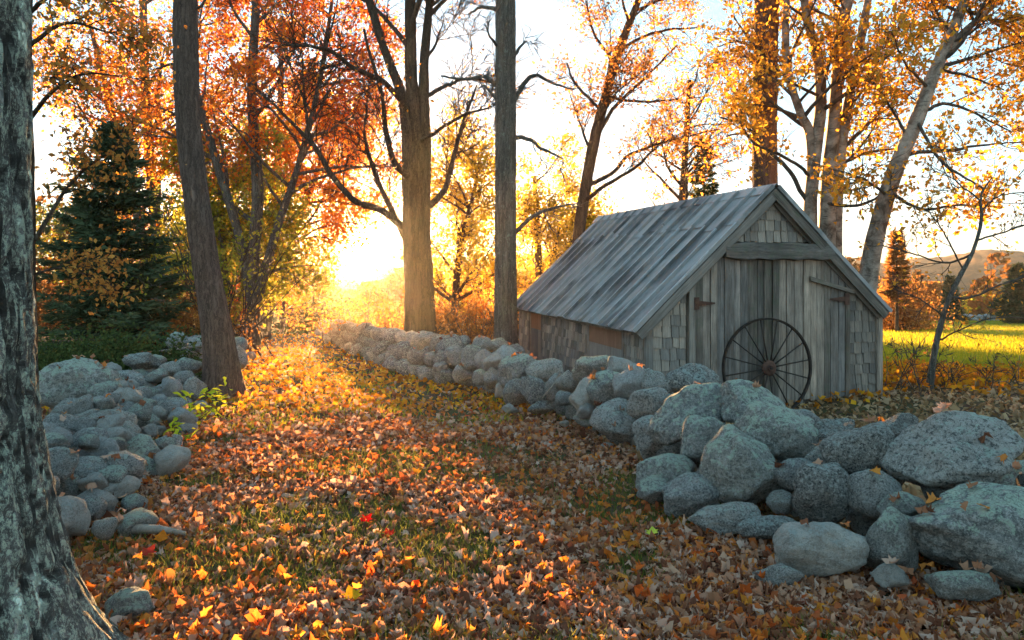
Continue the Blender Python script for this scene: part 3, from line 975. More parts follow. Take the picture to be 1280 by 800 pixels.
M['seam'] = mat_plain('skylit_seam', (.29, .285, .28), (.47, .465, .46), 9, .5, .25)  # ribs coloured lighter for the sky light on their tops
SEAMS = []
s_, k = -.13, 0
while s_ < LEN + .05:
    w = random.uniform(.43, .50)
    w = min(w, LEN + .13 - s_)
    uj = 1.50 + random.uniform(-.05, .06)
    roof_sheet(UL - .045 + random.uniform(-.012, .012), uj, s_, w, .0, NL)
    roof_sheet(uj - .08, UA - .02, s_ + random.uniform(-.01, .01), w, .011 + random.uniform(0, .008), NL)
    roof_sheet(UA + .02, 2.9, s_, w, .011, NR)
    roof_sheet(2.82, UR + .05, s_, w, .0, NR)
    SEAMS.append((s_, uj)); s_ += w; k += 1
for k in range(4):
    s0, s1 = -.14 + k * 1.87, -.14 + (k + 1) * 1.87 + .03
    z0 = ZA + .036 + .004 * (k % 2)
    mb = MB(); mb.poly([(UA - .16, s0, z0 - .16 * KL + .012), (UA, s0, z0 + .012), (UA + .16, s0, z0 - .16 * KR + .012), (UA - .16, s1, z0 - .16 * KL + .012), (UA, s1, z0 + .012), (UA + .16, s1, z0 - .16 * KR + .012),
                        (UA - .16, s0, z0 - .16 * KL), (UA, s0, z0), (UA + .16, s0, z0 - .16 * KR), (UA - .16, s1, z0 - .16 * KL), (UA, s1, z0), (UA + .16, s1, z0 - .16 * KR)],
                       [(0, 1, 4, 3), (1, 2, 5, 4), (9, 10, 7, 6), (10, 11, 8, 7), (6, 7, 1, 0), (7, 8, 2, 1), (3, 4, 10, 9), (4, 5, 11, 10), (0, 3, 9, 6), (2, 8, 11, 5)])
    obj("ridge_cap", mb.mesh("ridge_cap"), M['roof'], roof)


def rake(u0, u1, y0, y1, top, hgt, mat, name="rake_board"):
    """A board under the sloping edge, its own z axis along the slope."""
    a, b = Vector((u0, 0, roof_z(u0) - top)), Vector((u1, 0, roof_z(u1) - top))
    L_ = (b - a).length
    ang = math.atan2(b.x - a.x, b.z - a.z)
    sgn = 1 if b.x > a.x else -1
    mb = MB(); mb.prism([(0, 0), (hgt * sgn, 0.0), (hgt * sgn, L_), (0, L_)], y0, y1)
    me = mb.mesh(name)
    bm = bmesh.new(); bm.from_mesh(me); bmesh.ops.recalc_face_normals(bm, faces=bm.faces); bm.to_mesh(me); bm.free()
    return obj(name, me, mat, roof, a, (0, ang, 0))


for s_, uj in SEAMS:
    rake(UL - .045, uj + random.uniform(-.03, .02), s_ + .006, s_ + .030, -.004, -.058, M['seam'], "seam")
    rake(uj + .03, UA - .16, s_ + .006, s_ + .030, -.016, -.058, M['roof'], "seam")
rake(UL - .02, UA - .002, -.125, -.102, .030, .125, M['wood_pale'])
rake(UR + .02, UA + .002, -.125, -.102, .030, .125, M['wood_dark'])
rake(UL + .05, UA - .06, -.055, -.030, .15, .075, M['wood_pale'], "frieze_board")
rake(UR - .06, UA + .06, -.055, -.030, .15, .075, M['wood_dark'], "frieze_board")
mb = MB(); mb.box(-.035, .0, -.10, LEN + .1, -.09, .0); obj("fascia", mb.mesh("fascia"), M['wood_dark'], roof, (UL + .06, 0, ZL + .0))

# ------------------------------------------------------------------ the wheel that leans on the doors
wc = W(961, 460, 11.28)
base = shed.matrix_basis @ Vector((2.02, -.22, 0))
RW = .745
wz = wc.z - RW
wheel = thing("wagon_wheel", "rusty spoked iron wheel leaning upright against the plank doors", "wheel", (wc.x, wc.y, wz), R(14.2))
wheel.rotation_euler = (R(-2.5), 0, R(14.2))


def lathe(prof, n):
    """Profile (radius, y) turned about the wheel's axle, centred at height RW."""
    k = len(prof); V_ = []
    for i in range(n):
        a = 2 * math.pi * i / n
        for r_, y in prof: V_.append((r_ * math.cos(a), y, RW + r_ * math.sin(a)))
    F_ = [(i * k + j, i * k + (j + 1) % k, ((i + 1) % n) * k + (j + 1) % k, ((i + 1) % n) * k + j) for i in range(n) for j in range(k)]
    me = bpy.data.meshes.new("part"); me.from_pydata(V_, [], F_); me.update()
    bm = bmesh.new(); bm.from_mesh(me); bmesh.ops.recalc_face_normals(bm, faces=bm.faces); bm.to_mesh(me); bm.free()
    return me


obj("rim", lathe([(RW - .030, -.024), (RW - .030, .024), (RW - .004, .030), (RW, .0), (RW - .004, -.030)], 72), M['iron'], wheel)
obj("hub", lathe([(.022, -.10), (.040, -.105), (.046, -.075), (.088, -.068), (.116, -.050), (.116, -.030), (.06, -.02), (.05, .07), (.022, .07)], 28), M['rust'], wheel)
mb = MB(); mb.tube([(0, -.115, RW), (0, -.02, RW)], [.021, .021], 10); obj("axle_pin", mb.mesh("axle_pin"), M['iron'], wheel)
NS = 16
for i in range(NS):
    a = 2 * math.pi * (i + .35) / NS
    y0 = -.045 if i % 2 else -.03
    mb = MB()
    mb.tube([(.09 * math.cos(a), y0, RW + .09 * math.sin(a)), (.4 * math.cos(a + .004), y0 * .6, RW + .4 * math.sin(a + .004)), ((RW - .02) * math.cos(a), 0, RW + (RW - .02) * math.sin(a))], [.012, .0105, .010], 6)
    obj("spoke", mb.mesh("spoke", True), M['iron'], wheel)

# weathered sticks and boards left on the walls
mb = MB(); mb.box(-.42, .42, -.05, .05, -.012, .012)
o = obj("board", mb.mesh("board"), M['wood_pale'], None, W(231, 435, 12.9), (R(6), R(-7), R(8)))
tag(o, "pale weathered board end lying on the tumbled wall beside the pine trunk", "board")
mb = MB(); mb.tube([(0, 0, 0), (.12, .03, .13), (.21, .05, .30)], [.009, .008, .006], 6)
p0 = W(678, 497, 8.85)
o = obj("stick", mb.mesh("stick", True), M['wood_pale'], None, p0)
tag(o, "thin pale stick leaning on the wall stones below the side of the shed", "stick")
mb = MB(); mb.tube([(-.22, .06, .03), (-.05, 0, .045), (.1, -.02, .05), (.26, -.03, .03)], [.02, .03, .026, .012], 7)
p0 = W(180, 676, 4.55); p0.z = g(p0.x, p0.y) + .02
o = obj("stick", mb.mesh("stick", True), M['wood_pale'], None, p0)
tag(o, "short broken branch on the leaves beside the tumbled wall", "stick")

# ------------------------------------------------------------------ trees
def unit(v):
    return v / (np.linalg.norm(v) + 1e-9)


def smooth_line(P, Rr, n):
    """Catmull-Rom through the points, n samples."""
    P = np.array(P, float); Rr = np.array(Rr, float)
    k = len(P)
    Q = np.vstack([2 * P[0] - P[1], P, 2 * P[-1] - P[-2]])
    out, ro = [], []
    for t in np.linspace(0, k - 1, n):
        i = min(int(t), k - 2); f = t - i
        a, b, c, d = Q[i], Q[i + 1], Q[i + 2], Q[i + 3]
        out.append(.5 * ((2 * b) + (c - a) * f + (2 * a - 5 * b + 4 * c - d) * f * f + (3 * b - a - 3 * c + d) * f ** 3))
        ro.append(Rr[i] * (1 - f) + Rr[i + 1] * f)
    return np.array(out), np.array(ro)


def wander(r_, p0, d0, L, n, wob, up):
    P = [p0]; d = unit(d0)
    for _ in range(n - 1):
        d = unit(d + r_.normal(0, wob, 3) + np.array([0, 0, up]))
        P.append(P[-1] + d * L / (n - 1))
    return np.array(P)


def offshoot(r_, d, lo, hi):
    """A direction at an angle to d."""
    a = unit(np.cross(d, r_.normal(size=3)))
    th = r_.uniform(lo, hi)
    return d * math.cos(th) + a * math.sin(th)


def sprout(r_, P, Rr, tubes, twigs, n1, l1, n2, l2, up=.05, t0=.25, tr=.0075):
    """Branches and twigs along a limb."""
    nP = len(P)
    for _ in range(n1):
        t = r_.uniform(t0, 1) * (nP - 1); i = min(int(t), nP - 2); f = t - i
        p = P[i] * (1 - f) + P[i + 1] * f; rr = Rr[i] * (1 - f) + Rr[i + 1] * f
        L = l1 * r_.uniform(.45, 1.1) * (1.1 - .5 * t / nP)
        Q = wander(r_, p, offshoot(r_, unit(P[i + 1] - P[i]), .5, 1.15), L, 6, .16, up)
        rq = np.linspace(min(rr * .6, .007 + L * .010), .005, 6)
        tubes.append((Q, rq))
        twigs.append((Q[3], Q[5]))
        for _ in range(n2):
            u = r_.uniform(.2, 1) * 4.99; j = int(u); h = u - j
            q = Q[j] * (1 - h) + Q[j + 1] * h
            l_ = l2 * r_.uniform(.5, 1.2)
            Tw = wander(r_, q, offshoot(r_, unit(Q[j + 1] - Q[j]), .4, 1.1), l_, 4, .18, up * .6)
            tubes.append((Tw, np.linspace(tr, tr * .5, 4)))
            twigs.append((Tw[0], Tw[3]))


def leaves_np(r_, twigs, per, size, spread, droop=.3, aspect=.62):
    """Folded leaf blades set along twigs."""
    A = np.array([t[0] for t in twigs]); B = np.array([t[1] for t in twigs])
    n = int(len(twigs) * per)
    k = r_.integers(0, len(twigs), n)
    t = r_.uniform(.1, 1.08, n)[:, None]
    c = A[k] * (1 - t) + B[k] * t + r_.normal(0, spread, (n, 3))
    return blades(r_, c, size * r_.uniform(.6, 1.25, n), droop, aspect)


def blades(r_, c, s, droop=.3, aspect=.62):
    n = len(c)
    a = r_.normal(size=(n, 3)); a[:, 2] -= droop; a /= np.linalg.norm(a, axis=1, keepdims=True)
    b = np.cross(a, r_.normal(size=(n, 3))); b /= np.linalg.norm(b, axis=1, keepdims=True) + 1e-9
    nn = np.cross(a, b)
    s = s[:, None]
    fold = r_.uniform(.0, .22, n)[:, None]
    p0 = c - a * s * .5
    p1 = c + b * s * aspect * .5 + nn * s * fold - a * s * .05
    p2 = c + a * s * .5 - nn * s * fold * .6
    p3 = c - b * s * aspect * .5 + nn * s * fold - a * s * .05
    V = np.stack([p0, p1, p2, p3], 1).reshape(-1, 3)
    i = np.arange(n)[:, None] * 4
    Fc = np.concatenate([i + [0, 1, 2], i + [0, 2, 3]], 1).reshape(-1, 3)
    return V, Fc, np.repeat(r_.random(n), 2)


def tube_obj(name, tubes, sides, mat, parent, origin):
    V, Fq = tubes_np([(p - origin, r_) for p, r_ in tubes], sides)
    return obj(name, mesh_np(name, V, Fq, True), mat, parent)


def bark_trunk(P, Rr, sides, seed, amp, ridges=9, origin=np.zeros(3), flare=.5, fh=.5):
    """A trunk skin with furrows and a root flare."""
    V, Fq = tubes_np([(P, Rr)], sides)
    n = len(P)
    V = V.reshape(n, sides, 3)
    ang = np.arange(sides) * 2 * np.pi / sides
    for i in range(n):
        h = P[i][2] - P[0][2]
        c = P[i]
        fl = np.exp(-max(h, 0) / fh) * flare
        for j in range(sides):
            a = ang[j]
            q = Vector((math.cos(a) * ridges * .55, math.sin(a) * ridges * .55, h * 1.9 + seed))
            f = abs(mnoise.noise(q)) * 2.0 + .4 * abs(mnoise.noise(q * 2.3))
            lob = .55 + .45 * math.sin(a * 4 + seed + .6 * math.sin(a * 2 + 1))
            k = 1 + amp * (min(f, 1.0) - .5) / max(Rr[i], .02) + fl * lob
            V[i, j] = c + (V[i, j] - c) * k
    return mesh_np("trunk", V.reshape(-1, 3) - origin, Fq, True)


def tree(name, label, cat, z, trunks, limbs=(), auto=None, tw=(7, 1.3, 6, .55), leaf=None, bark='bark_grey', seed=1, group=None, flare=.4, sides=14, amp=.02, limb_mat=None, up=.05, crown_mat=None):
    """trunks, limbs: lists of (px, py, radius px[, dz]) as seen at depth z; auto: (count, lowest t, length, angle range)."""
    r_ = np.random.default_rng(seed)
    def line(L):
        P, Rr = [], []
        for a in L:
            dz = a[3] if len(a) > 3 else 0
            P.append(W(a[0], a[1], z + dz)[:]); Rr.append(a[2] / F * z)
        return P, Rr
    P0 = line(trunks[0])[0][0]
    gx, gy = P0[0], P0[1]
    base = np.array([gx, gy, g(gx, gy)])
    root = thing(name, label, cat, base, 0, group)
    alltw = []
    lines = []
    for ti, L in enumerate(trunks):
        P, Rr = line(L)
        if ti == 0 or P[0][2] < base[2] + .6:
            P[0] = (P[0][0], P[0][1], g(P[0][0], P[0][1]) - .15)
        n = max(10, int(sum(math.dist(a, b) for a, b in zip(P, P[1:])) / .22)); n = min(n, 90)
        P, Rr = smooth_line(P, Rr, n)
        lines.append((P, Rr))
        me = bark_trunk(P, Rr, sides, seed + ti * 3.3, amp, origin=base, flare=flare if ti == 0 or P[0][2] < base[2] + .3 else 0, fh=.35)
        obj("trunk" if ti == 0 else "stem", me, M[bark], root)
    specs = []
    for L in limbs:
        P, Rr = line(L)
        P, Rr = smooth_line(P, np.array(Rr) * .74, max(10, len(P) * 5))
        P[1:] += np.cumsum(r_.normal(0, .012 * z / 20, (len(P) - 1, 3)), axis=0)      # kinks
        specs.append((P, Rr))
    if auto:
        n, t0, ln, a0, a1 = auto
        for _ in range(n):
            P, Rr = lines[r_.integers(0, len(lines))]
            t = t0 + (1 - t0) * r_.random() ** .9
            i = min(int(t * (len(P) - 1)), len(P) - 2)
            L_ = ln * r_.uniform(.55, 1.1) * (1.15 - .65 * (t - t0) / (1 - t0 + .01))
            d = offshoot(r_, unit(P[i + 1] - P[i]), a0, a1)
            Q = wander(r_, P[i], d, L_, 9, .10, up)
            specs.append((Q, np.linspace(min(Rr[i] * .55, .012 + .016 * L_), .007, 9)))
    for Q, rq in specs:
        tubes, twigs = [], []
        fine = []
        sprout(r_, Q, rq, fine, twigs, tw[0], tw[1], tw[2], tw[3], up, .25, max(.005, (.0006 if leaf is None or leaf[0] < 1 else .00038) * z))
        V1, F1 = tubes_np([(Q - base, rq)], 7)
        if fine:
            V2, F2 = tubes_np([(p - base, q_) for p, q_ in fine], 3)
            V1, F1 = np.concatenate([V1, V2]), np.concatenate([F1, F2 + len(V1)])
        obj("limb", mesh_np("limb", V1, F1, True), M[limb_mat or bark], root)
        alltw += twigs
    if leaf and alltw:
        per, size, mat = leaf[:3]
        spread = leaf[3] if len(leaf) > 3 else .07
        zmax = leaf[4] if len(leaf) > 4 else None
        if zmax is not None:
            alltw = [t for t in alltw if t[0][2] < zmax]
        V, Fc, rd = leaves_np(r_, alltw, per, size, spread)
        o = obj("crown", mesh_np("crown", V - base, Fc, False, {"rnd": rd}), M[mat], root)
        o["kind"] = "stuff"
    return root


# the near trunk with lichen at the left edge
r_ = np.random.default_rng(3)
zt = 2.95
base = np.array([-2.20, zt, g(-2.20, zt)])
P, Rr = smooth_line([(-2.18, zt, base[2] - .25), (-2.20, zt, base[2] + .5), (-2.25, zt, 1.2), (-2.26, zt, 2.4), (-2.27, zt, 4.2), (-2.27, zt, 7.5)],
                    [.36, .345, .335, .33, .32, .27], 460)
keep = [i for i in range(len(P)) if P[i][2] < 3.3 or i % 8 == 0]
P, Rr = P[keep], Rr[keep]
root = thing("maple_tree", "thick furrowed trunk crusted with pale green lichen at the left edge", "tree", base)
sides = 190
V, Fq = tubes_np([(P, Rr)], sides)
V = V.reshape(len(P), sides, 3)
h = P[:, 2] - base[2]
ang = np.arange(sides) * 2 * np.pi / sides
dirv = V - P[:, None]
FU = np.zeros(V.shape[:2])
A = np.arctan2(dirv[..., 1], dirv[..., 0])
for i in range(len(P)):
    vis = h[i] < 3.6
    for j in range(sides):
        if not vis and j % 1: continue
        a = A[i, j]
        q = Vector((math.cos(a) * 7.6, math.sin(a) * 7.6, h[i] * 2.6))
        wv = mnoise.noise(q * .45) * 1.3
        q2 = Vector((q.x + wv, q.y + wv * .6, q.z))
        f = 1 - abs(mnoise.noise(q2)) * 2.2
        f = max(f, 0) ** 3                                    # narrow furrows
        f2 = abs(mnoise.noise(q2 * 2.2)) * .6 + mnoise.noise(Vector((q.x * 2.2, q.y * 2.2, h[i] * 15))) * .35
        k = -.034 * f + .026 * f2
        fl = math.exp(-max(h[i] + .02, 0) / .30) * (.06 + .24 * max(0, math.cos(a - .25)) ** 3 + .12 * max(0, math.cos(a + 1.5)) ** 2)
        V[i, j] = P[i] + dirv[i, j] * (1 + (k + fl) / Rr[i])
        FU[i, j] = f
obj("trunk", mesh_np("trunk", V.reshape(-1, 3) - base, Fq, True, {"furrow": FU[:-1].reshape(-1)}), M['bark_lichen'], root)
# a few limbs above the frame carry its leaves
alltw = []
for _ in range(3):
    i = r_.integers(len(P) - 14, len(P) - 1)
    Q = wander(r_, P[i], offshoot(r_, np.array([0, 0, 1.]), .7, 1.2), r_.uniform(2, 3.5), 9, .1, .05)
    fine, twg = [], []
    sprout(r_, Q, np.linspace(.07, .01, 9), fine, twg, 7, 1.0, 5, .5)
    V1, F1 = tubes_np([(Q - base, np.linspace(.07, .01, 9))], 7); V2, F2 = tubes_np([(p - base, q_) for p, q_ in fine], 3)
    obj("limb", mesh_np("limb", np.concatenate([V1, V2]), np.concatenate([F1, F2 + len(V1)]), True), M['bark_grey'], root); alltw += twg
V, Fc, rd = leaves_np(r_, [t for t in alltw if min(t[0][2], t[1][2]) > 4.6], 2, .07, .06)
o = obj("crown", mesh_np("crown", V - base, Fc, False, {"rnd": rd}), M['leaf_oak'], root); o["kind"] = "stuff"

# slender oak behind it, russet leaves hanging beside the trunk
tree("oak_tree", "slim oak behind the lichened trunk with russet leaves on drooping branches", "tree", 7.2,
     [[(40, 520, 9), (34, 300, 9), (30, 120, 10), (28, -60, 10), (26, -300, 7)]],
     [[(36, 150, 4), (70, 110, 3, -.3), (110, 90, 2, -.5), (150, 95, 1, -.6)], [(44, 300, 4), (80, 240, 3, .2), (115, 205, 2, .2), (170, 175, 1, .1)],
      [(34, 60, 4), (80, 30, 3, .2), (130, 40, 1.6, .3), (150, 55, 1, .3)], 
      [(32, 20, 4), (70, -10, 3, -.3), (120, 0, 1.5, -.4)], [(36, 345, 2.6), (75, 335, 2, .2), (118, 345, 1, .3)]],
     None, (8, .5, 5, .28), (8, .062, 'leaf_oak', .08), 'bark_brown', 11, up=-.01)

tree("pine_tree", "reddish pine trunk leaning slightly left at the edge of the lane", "tree", 11.5,
     [[(279, 496, 23), (275, 440, 19), (262, 360, 16.5), (246, 250, 15), (235, 150, 14.5), (232, 60, 15), (232, -20, 14), (235, -400, 8)]],
     [[(233, 82, 3.5), (215, 80, 2.5), (190, 86, 1.4)], [(247, 205, 3), (258, 203, 1.5), (262, 206, 1)], [(236, 10, 3), (250, 5, 2), (260, -10, 1)], [(233, 100, 2.5), (222, 98, 1.3)]],
     None, (1, .25, 0, .2), None, 'bark_pine', 12, flare=.6, sides=40, amp=.016)

tree("maple_tree", "big many-stemmed maple nearly bare beside the setting sun", "tree", 20.0,
     [[(526, 425, 21), (524, 360, 18), (520, 290, 17), (517, 230, 14.5), (505, 130, 6), (480, 60, 4.6), (450, -40, 4.5), (430, -140, 3)],
      [(520, 300, 14), (520, 240, 13), (522, 180, 11), (514, 100, 7.5), (513, 20, 6.5), (510, -120, 5), (505, -260, 3)],
      [(527, 320, 12), (527, 260, 10.5), (531, 190, 7.6), (530, 90, 5.6), (537, 0, 4.2), (548, -120, 3)]],
     [[(512, 290, 7), (480, 265, 6), (440, 250, 5.2), (410, 215, 4.6), (390, 180, 4), (350, 140, 2.6), (320, 110, 1.6)],
      [(390, 182, 3.6), (386, 150, 3), (383, 120, 1.6), (380, 60, 1)],
      [(508, 300, 6), (488, 260, 5, .8), (468, 215, 4, 1.2), (458, 170, 3, 1.4), (464, 130, 2, 1.5)],
      [(514, 225, 6), (495, 205, 5, -1), (484, 160, 4, -1.4), (478, 110, 3, -1.6), (460, 40, 2, -2)],
      [(533, 262, 6), (555, 235, 5, .3), (566, 190, 4, .6), (576, 150, 3, .8), (590, 110, 1.6, 1)],
      [(512, 140, 5), (480, 105, 4.4, -1), (440, 85, 3.6, -1.8), (400, 62, 2.6, -2.4), (350, 55, 1.4, -3)],
      [(534, 120, 4), (560, 108, 3.4, .8), (590, 100, 2.6, 1), (615, 105, 1.4, 1)],
      [(520, 180, 4), (550, 160, 3, -1), (585, 140, 2, -2), (610, 135, 1, -2.4)],
      [(512, 60, 4.5), (470, 10, 3.5, 1), (420, -20, 2, 1.6)], [(536, 20, 4), (580, -20, 3, 1), (620, -50, 1.5, 1.4)]],
     (16, .62, 3.6, .35, .9), (13, 1.8, 9, .8), (.40, .10, 'leaf_orange', .08), 'bark_brown', 21, flare=.35, sides=30, amp=.03)

tree("oak_tree", "straight dark trunk with short dead branches at the back corner of the shed", "tree", 16.4,
     [[(633, 442, 16), (632, 380, 14), (632, 250, 13.2), (632, 120, 13), (632, 0, 12.5), (633, -200, 10), (636, -420, 6)]],
     [[(644, 125, 4.5), (658, 100, 4), (672, 95, 3.2), (690, 108, 2.4), (718, 118, 1.2)], [(644, 172, 4), (662, 173, 3.4), (678, 186, 2.6), (702, 196, 1.2)],
      [(644, 290, 4), (665, 272, 3.2), (690, 258, 2.4), (725, 250, 1.2)], [(620, 108, 4.4), (605, 96, 3.8), (580, 100, 3), (548, 98, 1.6)],
      [(621, 125, 3), (608, 108, 2.4), (600, 112, 1.2)], [(622, 60, 3), (612, 45, 2, -.4), (606, 30, 1, -.5)], [(620, 12, 4), (600, 10, 3, .3), (580, 22, 1.5, .5)],
      [(643, 70, 3.4), (652, 58, 2.2), (656, 52, 1)]],
     (6, .8, 2.6, .5, 1.1), (4, .8, 4, .4), None, 'bark_grey', 22, flare=.45, sides=40, amp=.02)

tree("maple_tree", "leaning orange leaved tree rising behind the far end of the shed roof", "tree", 22.0,
     [[(716, 400, 8.5), (722, 310, 7.6), (731, 240, 7), (742, 180, 7), (757, 120, 5.8), (775, 60, 5.5), (798, 0, 4), (830, -90, 2.5)]],
     [[(735, 232, 4), (765, 215, 3.4), (795, 190, 2.6), (850, 172, 1.6), (900, 160, 1)], [(730, 250, 3.6), (760, 228, 3, -1), (800, 200, 2.4, -1.5), (830, 170, 1.2, -2)],
      [(745, 170, 4), (770, 130, 3), (800, 100, 2), (840, 60, 1.2)], [(752, 140, 3), (725, 110, 2.4), (712, 80, 1.2)], [(768, 80, 3), (740, 40, 2), (730, 0, 1.2)], [(775, 62, 3), (820, 40, 2.4), (870, 35, 1.2)],
      [(757, 120, 3), (800, 125, 2.4, 1), (850, 120, 1.2, 2)], [(790, 15, 2.6), (830, 0, 2), (880, -10, 1)]],
     (9, .35, 3.0, .5, 1.1), (8, 1.2, 6, .5), (5, .115, 'leaf_oak', .13), 'bark_brown', 23)

tree("pine_tree", "tall straight red brown trunk standing behind the shed ridge", "tree", 18.5,
     [[(957, 430, 17), (957, 300, 15.5), (956, 150, 15), (958, 0, 14.5), (960, -200, 12), (962, -420, 7)]],
     [[(942, 175, 3), (928, 168, 2.2), (905, 172, 1)], [(944, 60, 3), (925, 50, 2), (900, 55, 1)]], None, (2, .5, 2, .25), None, 'bark_pine', 24, sides=26, amp=.02)

tree("birch_tree", "clump of mottled birch stems behind the right slope of the shed roof", "tree", 17.5,
     [[(1034, 430, 13), (1034, 310, 11), (1036, 230, 9.5), (1042, 160, 8), (1047, 90, 7), (1052, 30, 7), (1072, -40, 5), (1090, -160, 3)],
      [(1020, 420, 10), (1012, 290, 8), (1018, 200, 7.5), (1026, 130, 7), (1022, 70, 6), (1008, 20, 5), (1000, -60, 3.5), (995, -180, 2)],
      [(1018, 430, 7), (1015, 300, 6.5), (1014, 180, 6), (1000, 140, 5), (985, 90, 4.6), (982, 40, 4.2), (984, -10, 3.6), (990, -120, 2)],
      [(1046, 430, 9), (1044, 300, 8), (1050, 200, 6.5), (1062, 120, 5.5), (1078, 40, 5), (1090, -30, 4)],
      [(1046, 120, 5), (1060, 60, 5, .3), (1056, 0, 4.4, .4), (1050, -120, 2.5)]],
     [[(1008, 250, 4), (985, 215, 3.6), (955, 185, 3), (930, 160, 2.2), (900, 150, 1.2)], [(1012, 220, 3), (980, 195, 2.6, -1), (940, 175, 2, -1.5), (915, 130, 1, -2)],
      [(1048, 190, 4), (1090, 150, 3), (1120, 120, 2), (1150, 110, 1)], [(1040, 210, 3), (1085, 190, 2.6, .5), (1130, 185, 1.4, 1)], [(1062, 110, 3), (1100, 60, 2), (1130, 30, 1)],
      [(985, 100, 3), (950, 60, 2), (920, 20, 1.2)], [(1024, 120, 3), (980, 100, 2, -1.2), (940, 95, 1, -2)], [(1030, 255, 3), (1075, 255, 2.4, -1), (1110, 235, 1.4, -1.6)],
      [(1005, 20, 2.5), (960, -10, 1.6), (930, -20, 1)], [(1070, -20, 3), (1110, -30, 2), (1150, -20, 1)]],
     (26, .3, 2.6, .5, 1.1), (9, 1.15, 7, .5), (4.2, .125, 'leaf_birch', .13), 'birch', 25, sides=20, amp=.012, limb_mat='twig')

tree("birch_tree", "single birch leaning to the right beyond the shed corner", "tree", 16.0,
     [[(1072, 420, 12), (1088, 330, 11), (1104, 260, 10), (1122, 205, 9.5), (1146, 150, 8.5), (1166, 95, 7.5), (1186, 50, 7), (1206, 0, 5.5), (1235, -90, 4), (1250, -200, 2)],
      [(1186, 62, 5), (1205, 40, 4), (1228, 20, 3.4), (1260, -10, 2.4), (1290, -50, 1.2)]],
     [[(1125, 195, 4), (1160, 190, 3.2), (1200, 185, 2.4), (1250, 178, 1.4), (1290, 180, 1)], [(1112, 240, 3), (1150, 262, 2.4, -1), (1200, 258, 1.6, -1.5), (1250, 262, 1, -2)],
      [(1150, 140, 3.6), (1185, 130, 2.6), (1225, 145, 1.8), (1260, 165, 1)], [(1135, 175, 3), (1115, 130, 2.2), (1095, 100, 1.2)], [(1170, 85, 3), (1210, 95, 2), (1255, 110, 1)],
      [(1160, 110, 3), (1130, 80, 2, -1), (1110, 40, 1, -1.6)], [(1190, 45, 2.6), (1170, 10, 2), (1150, -30, 1)], [(1145, 150, 3), (1180, 205, 2.2, -1.4), (1230, 235, 1.2, -2)], [(1200, 10, 3), (1250, 30, 2), (1290, 60, 1)],
      [(1110, 245, 2.6), (1075, 225, 2, -.8), (1050, 230, 1, -1.2)]],
     (20, .35, 2.6, .5, 1.15), (9, 1.1, 7, .5), (4.2, .125, 'leaf_birch', .13), 'birch', 26, sides=24, amp=.012, limb_mat='twig')

tree("sapling", "thin crooked sapling with few leaves in the brush beside the shed", "sapling", 12.4,
     [[(1160, 478, 4.2), (1168, 440, 3.6), (1182, 385, 3.2), (1200, 345, 2.8), (1216, 315, 2.4), (1227, 275, 2), (1226, 245, 1.4), (1240, 222, .7)]],
     [[(1190, 372, 2.4), (1215, 372, 2), (1250, 355, 1.6), (1292, 340, 1)], [(1215, 318, 2), (1180, 328, 1.6, .3), (1140, 315, 1.3, .4), (1105, 305, 1, .5)], [(1222, 300, 1.8), (1255, 290, 1.4), (1295, 278, 1)],
      [(1228, 262, 1.6), (1250, 245, 1.2), (1290, 240, .8)], [(1205, 338, 1.6), (1180, 290, 1.2), (1160, 265, .8)], [(1178, 395, 1.6), (1150, 375, 1.2, -.3), (1120, 365, .8, -.4)],
      [(1224, 250, 1.4), (1195, 220, 1.1), (1175, 180, .8)], [(1172, 425, 1.6), (1200, 415, 1.2, -.3), (1240, 400, 1, -.5), (1290, 398, .8, -.6)]],
     None, (9, .6, 5, .3), (1.2, .07, 'leaf_birch', .05), 'bark_grey', 27, sides=10, amp=.006, flare=.5, limb_mat='twig')


def brush(name, label, px, py, z, n, height, spread, seed, leaf=None, mat='twig', group=None):
    """A clump of thin bare stems."""
    r_ = np.random.default_rng(seed)
    c = W(px, py, z)
    base = np.array([c.x, c.y, g(c.x, c.y)])
    root = thing(name, label, "brush" if name == "brush" else "shrub", base, 0, group)
    tw = []
    for _ in range(n):
        p = base + np.array([r_.normal(0, spread * .5), r_.normal(0, spread * .3), -.05])
        d = np.array([r_.normal(0, .45), r_.normal(0, .35), 1.])
        L_ = height * r_.uniform(.5, 1.1)
        Q = wander(r_, p, d, L_, 8, .12, .02)
        rq = np.linspace(.006 + .004 * L_, .003, 8)
        fine = []
        sprout(r_, Q, rq, fine, tw, 4, L_ * .3, 3, L_ * .14)
        V1, F1 = tubes_np([(Q - base, rq)], 5); V2, F2 = tubes_np([(a - base, b) for a, b in fine], 3)
        obj("stem", mesh_np("stem", np.concatenate([V1, V2]), np.concatenate([F1, F2 + len(V1)]), True), M[mat], root)
    if leaf:
        V, Fc, rd = leaves_np(r_, tw, leaf[0], leaf[1], leaf[3] if len(leaf) > 3 else .06)
        o = obj("foliage", mesh_np("foliage", V - base, Fc, False, {"rnd": rd}), M[leaf[2]], root); o["kind"] = "stuff"
    return root


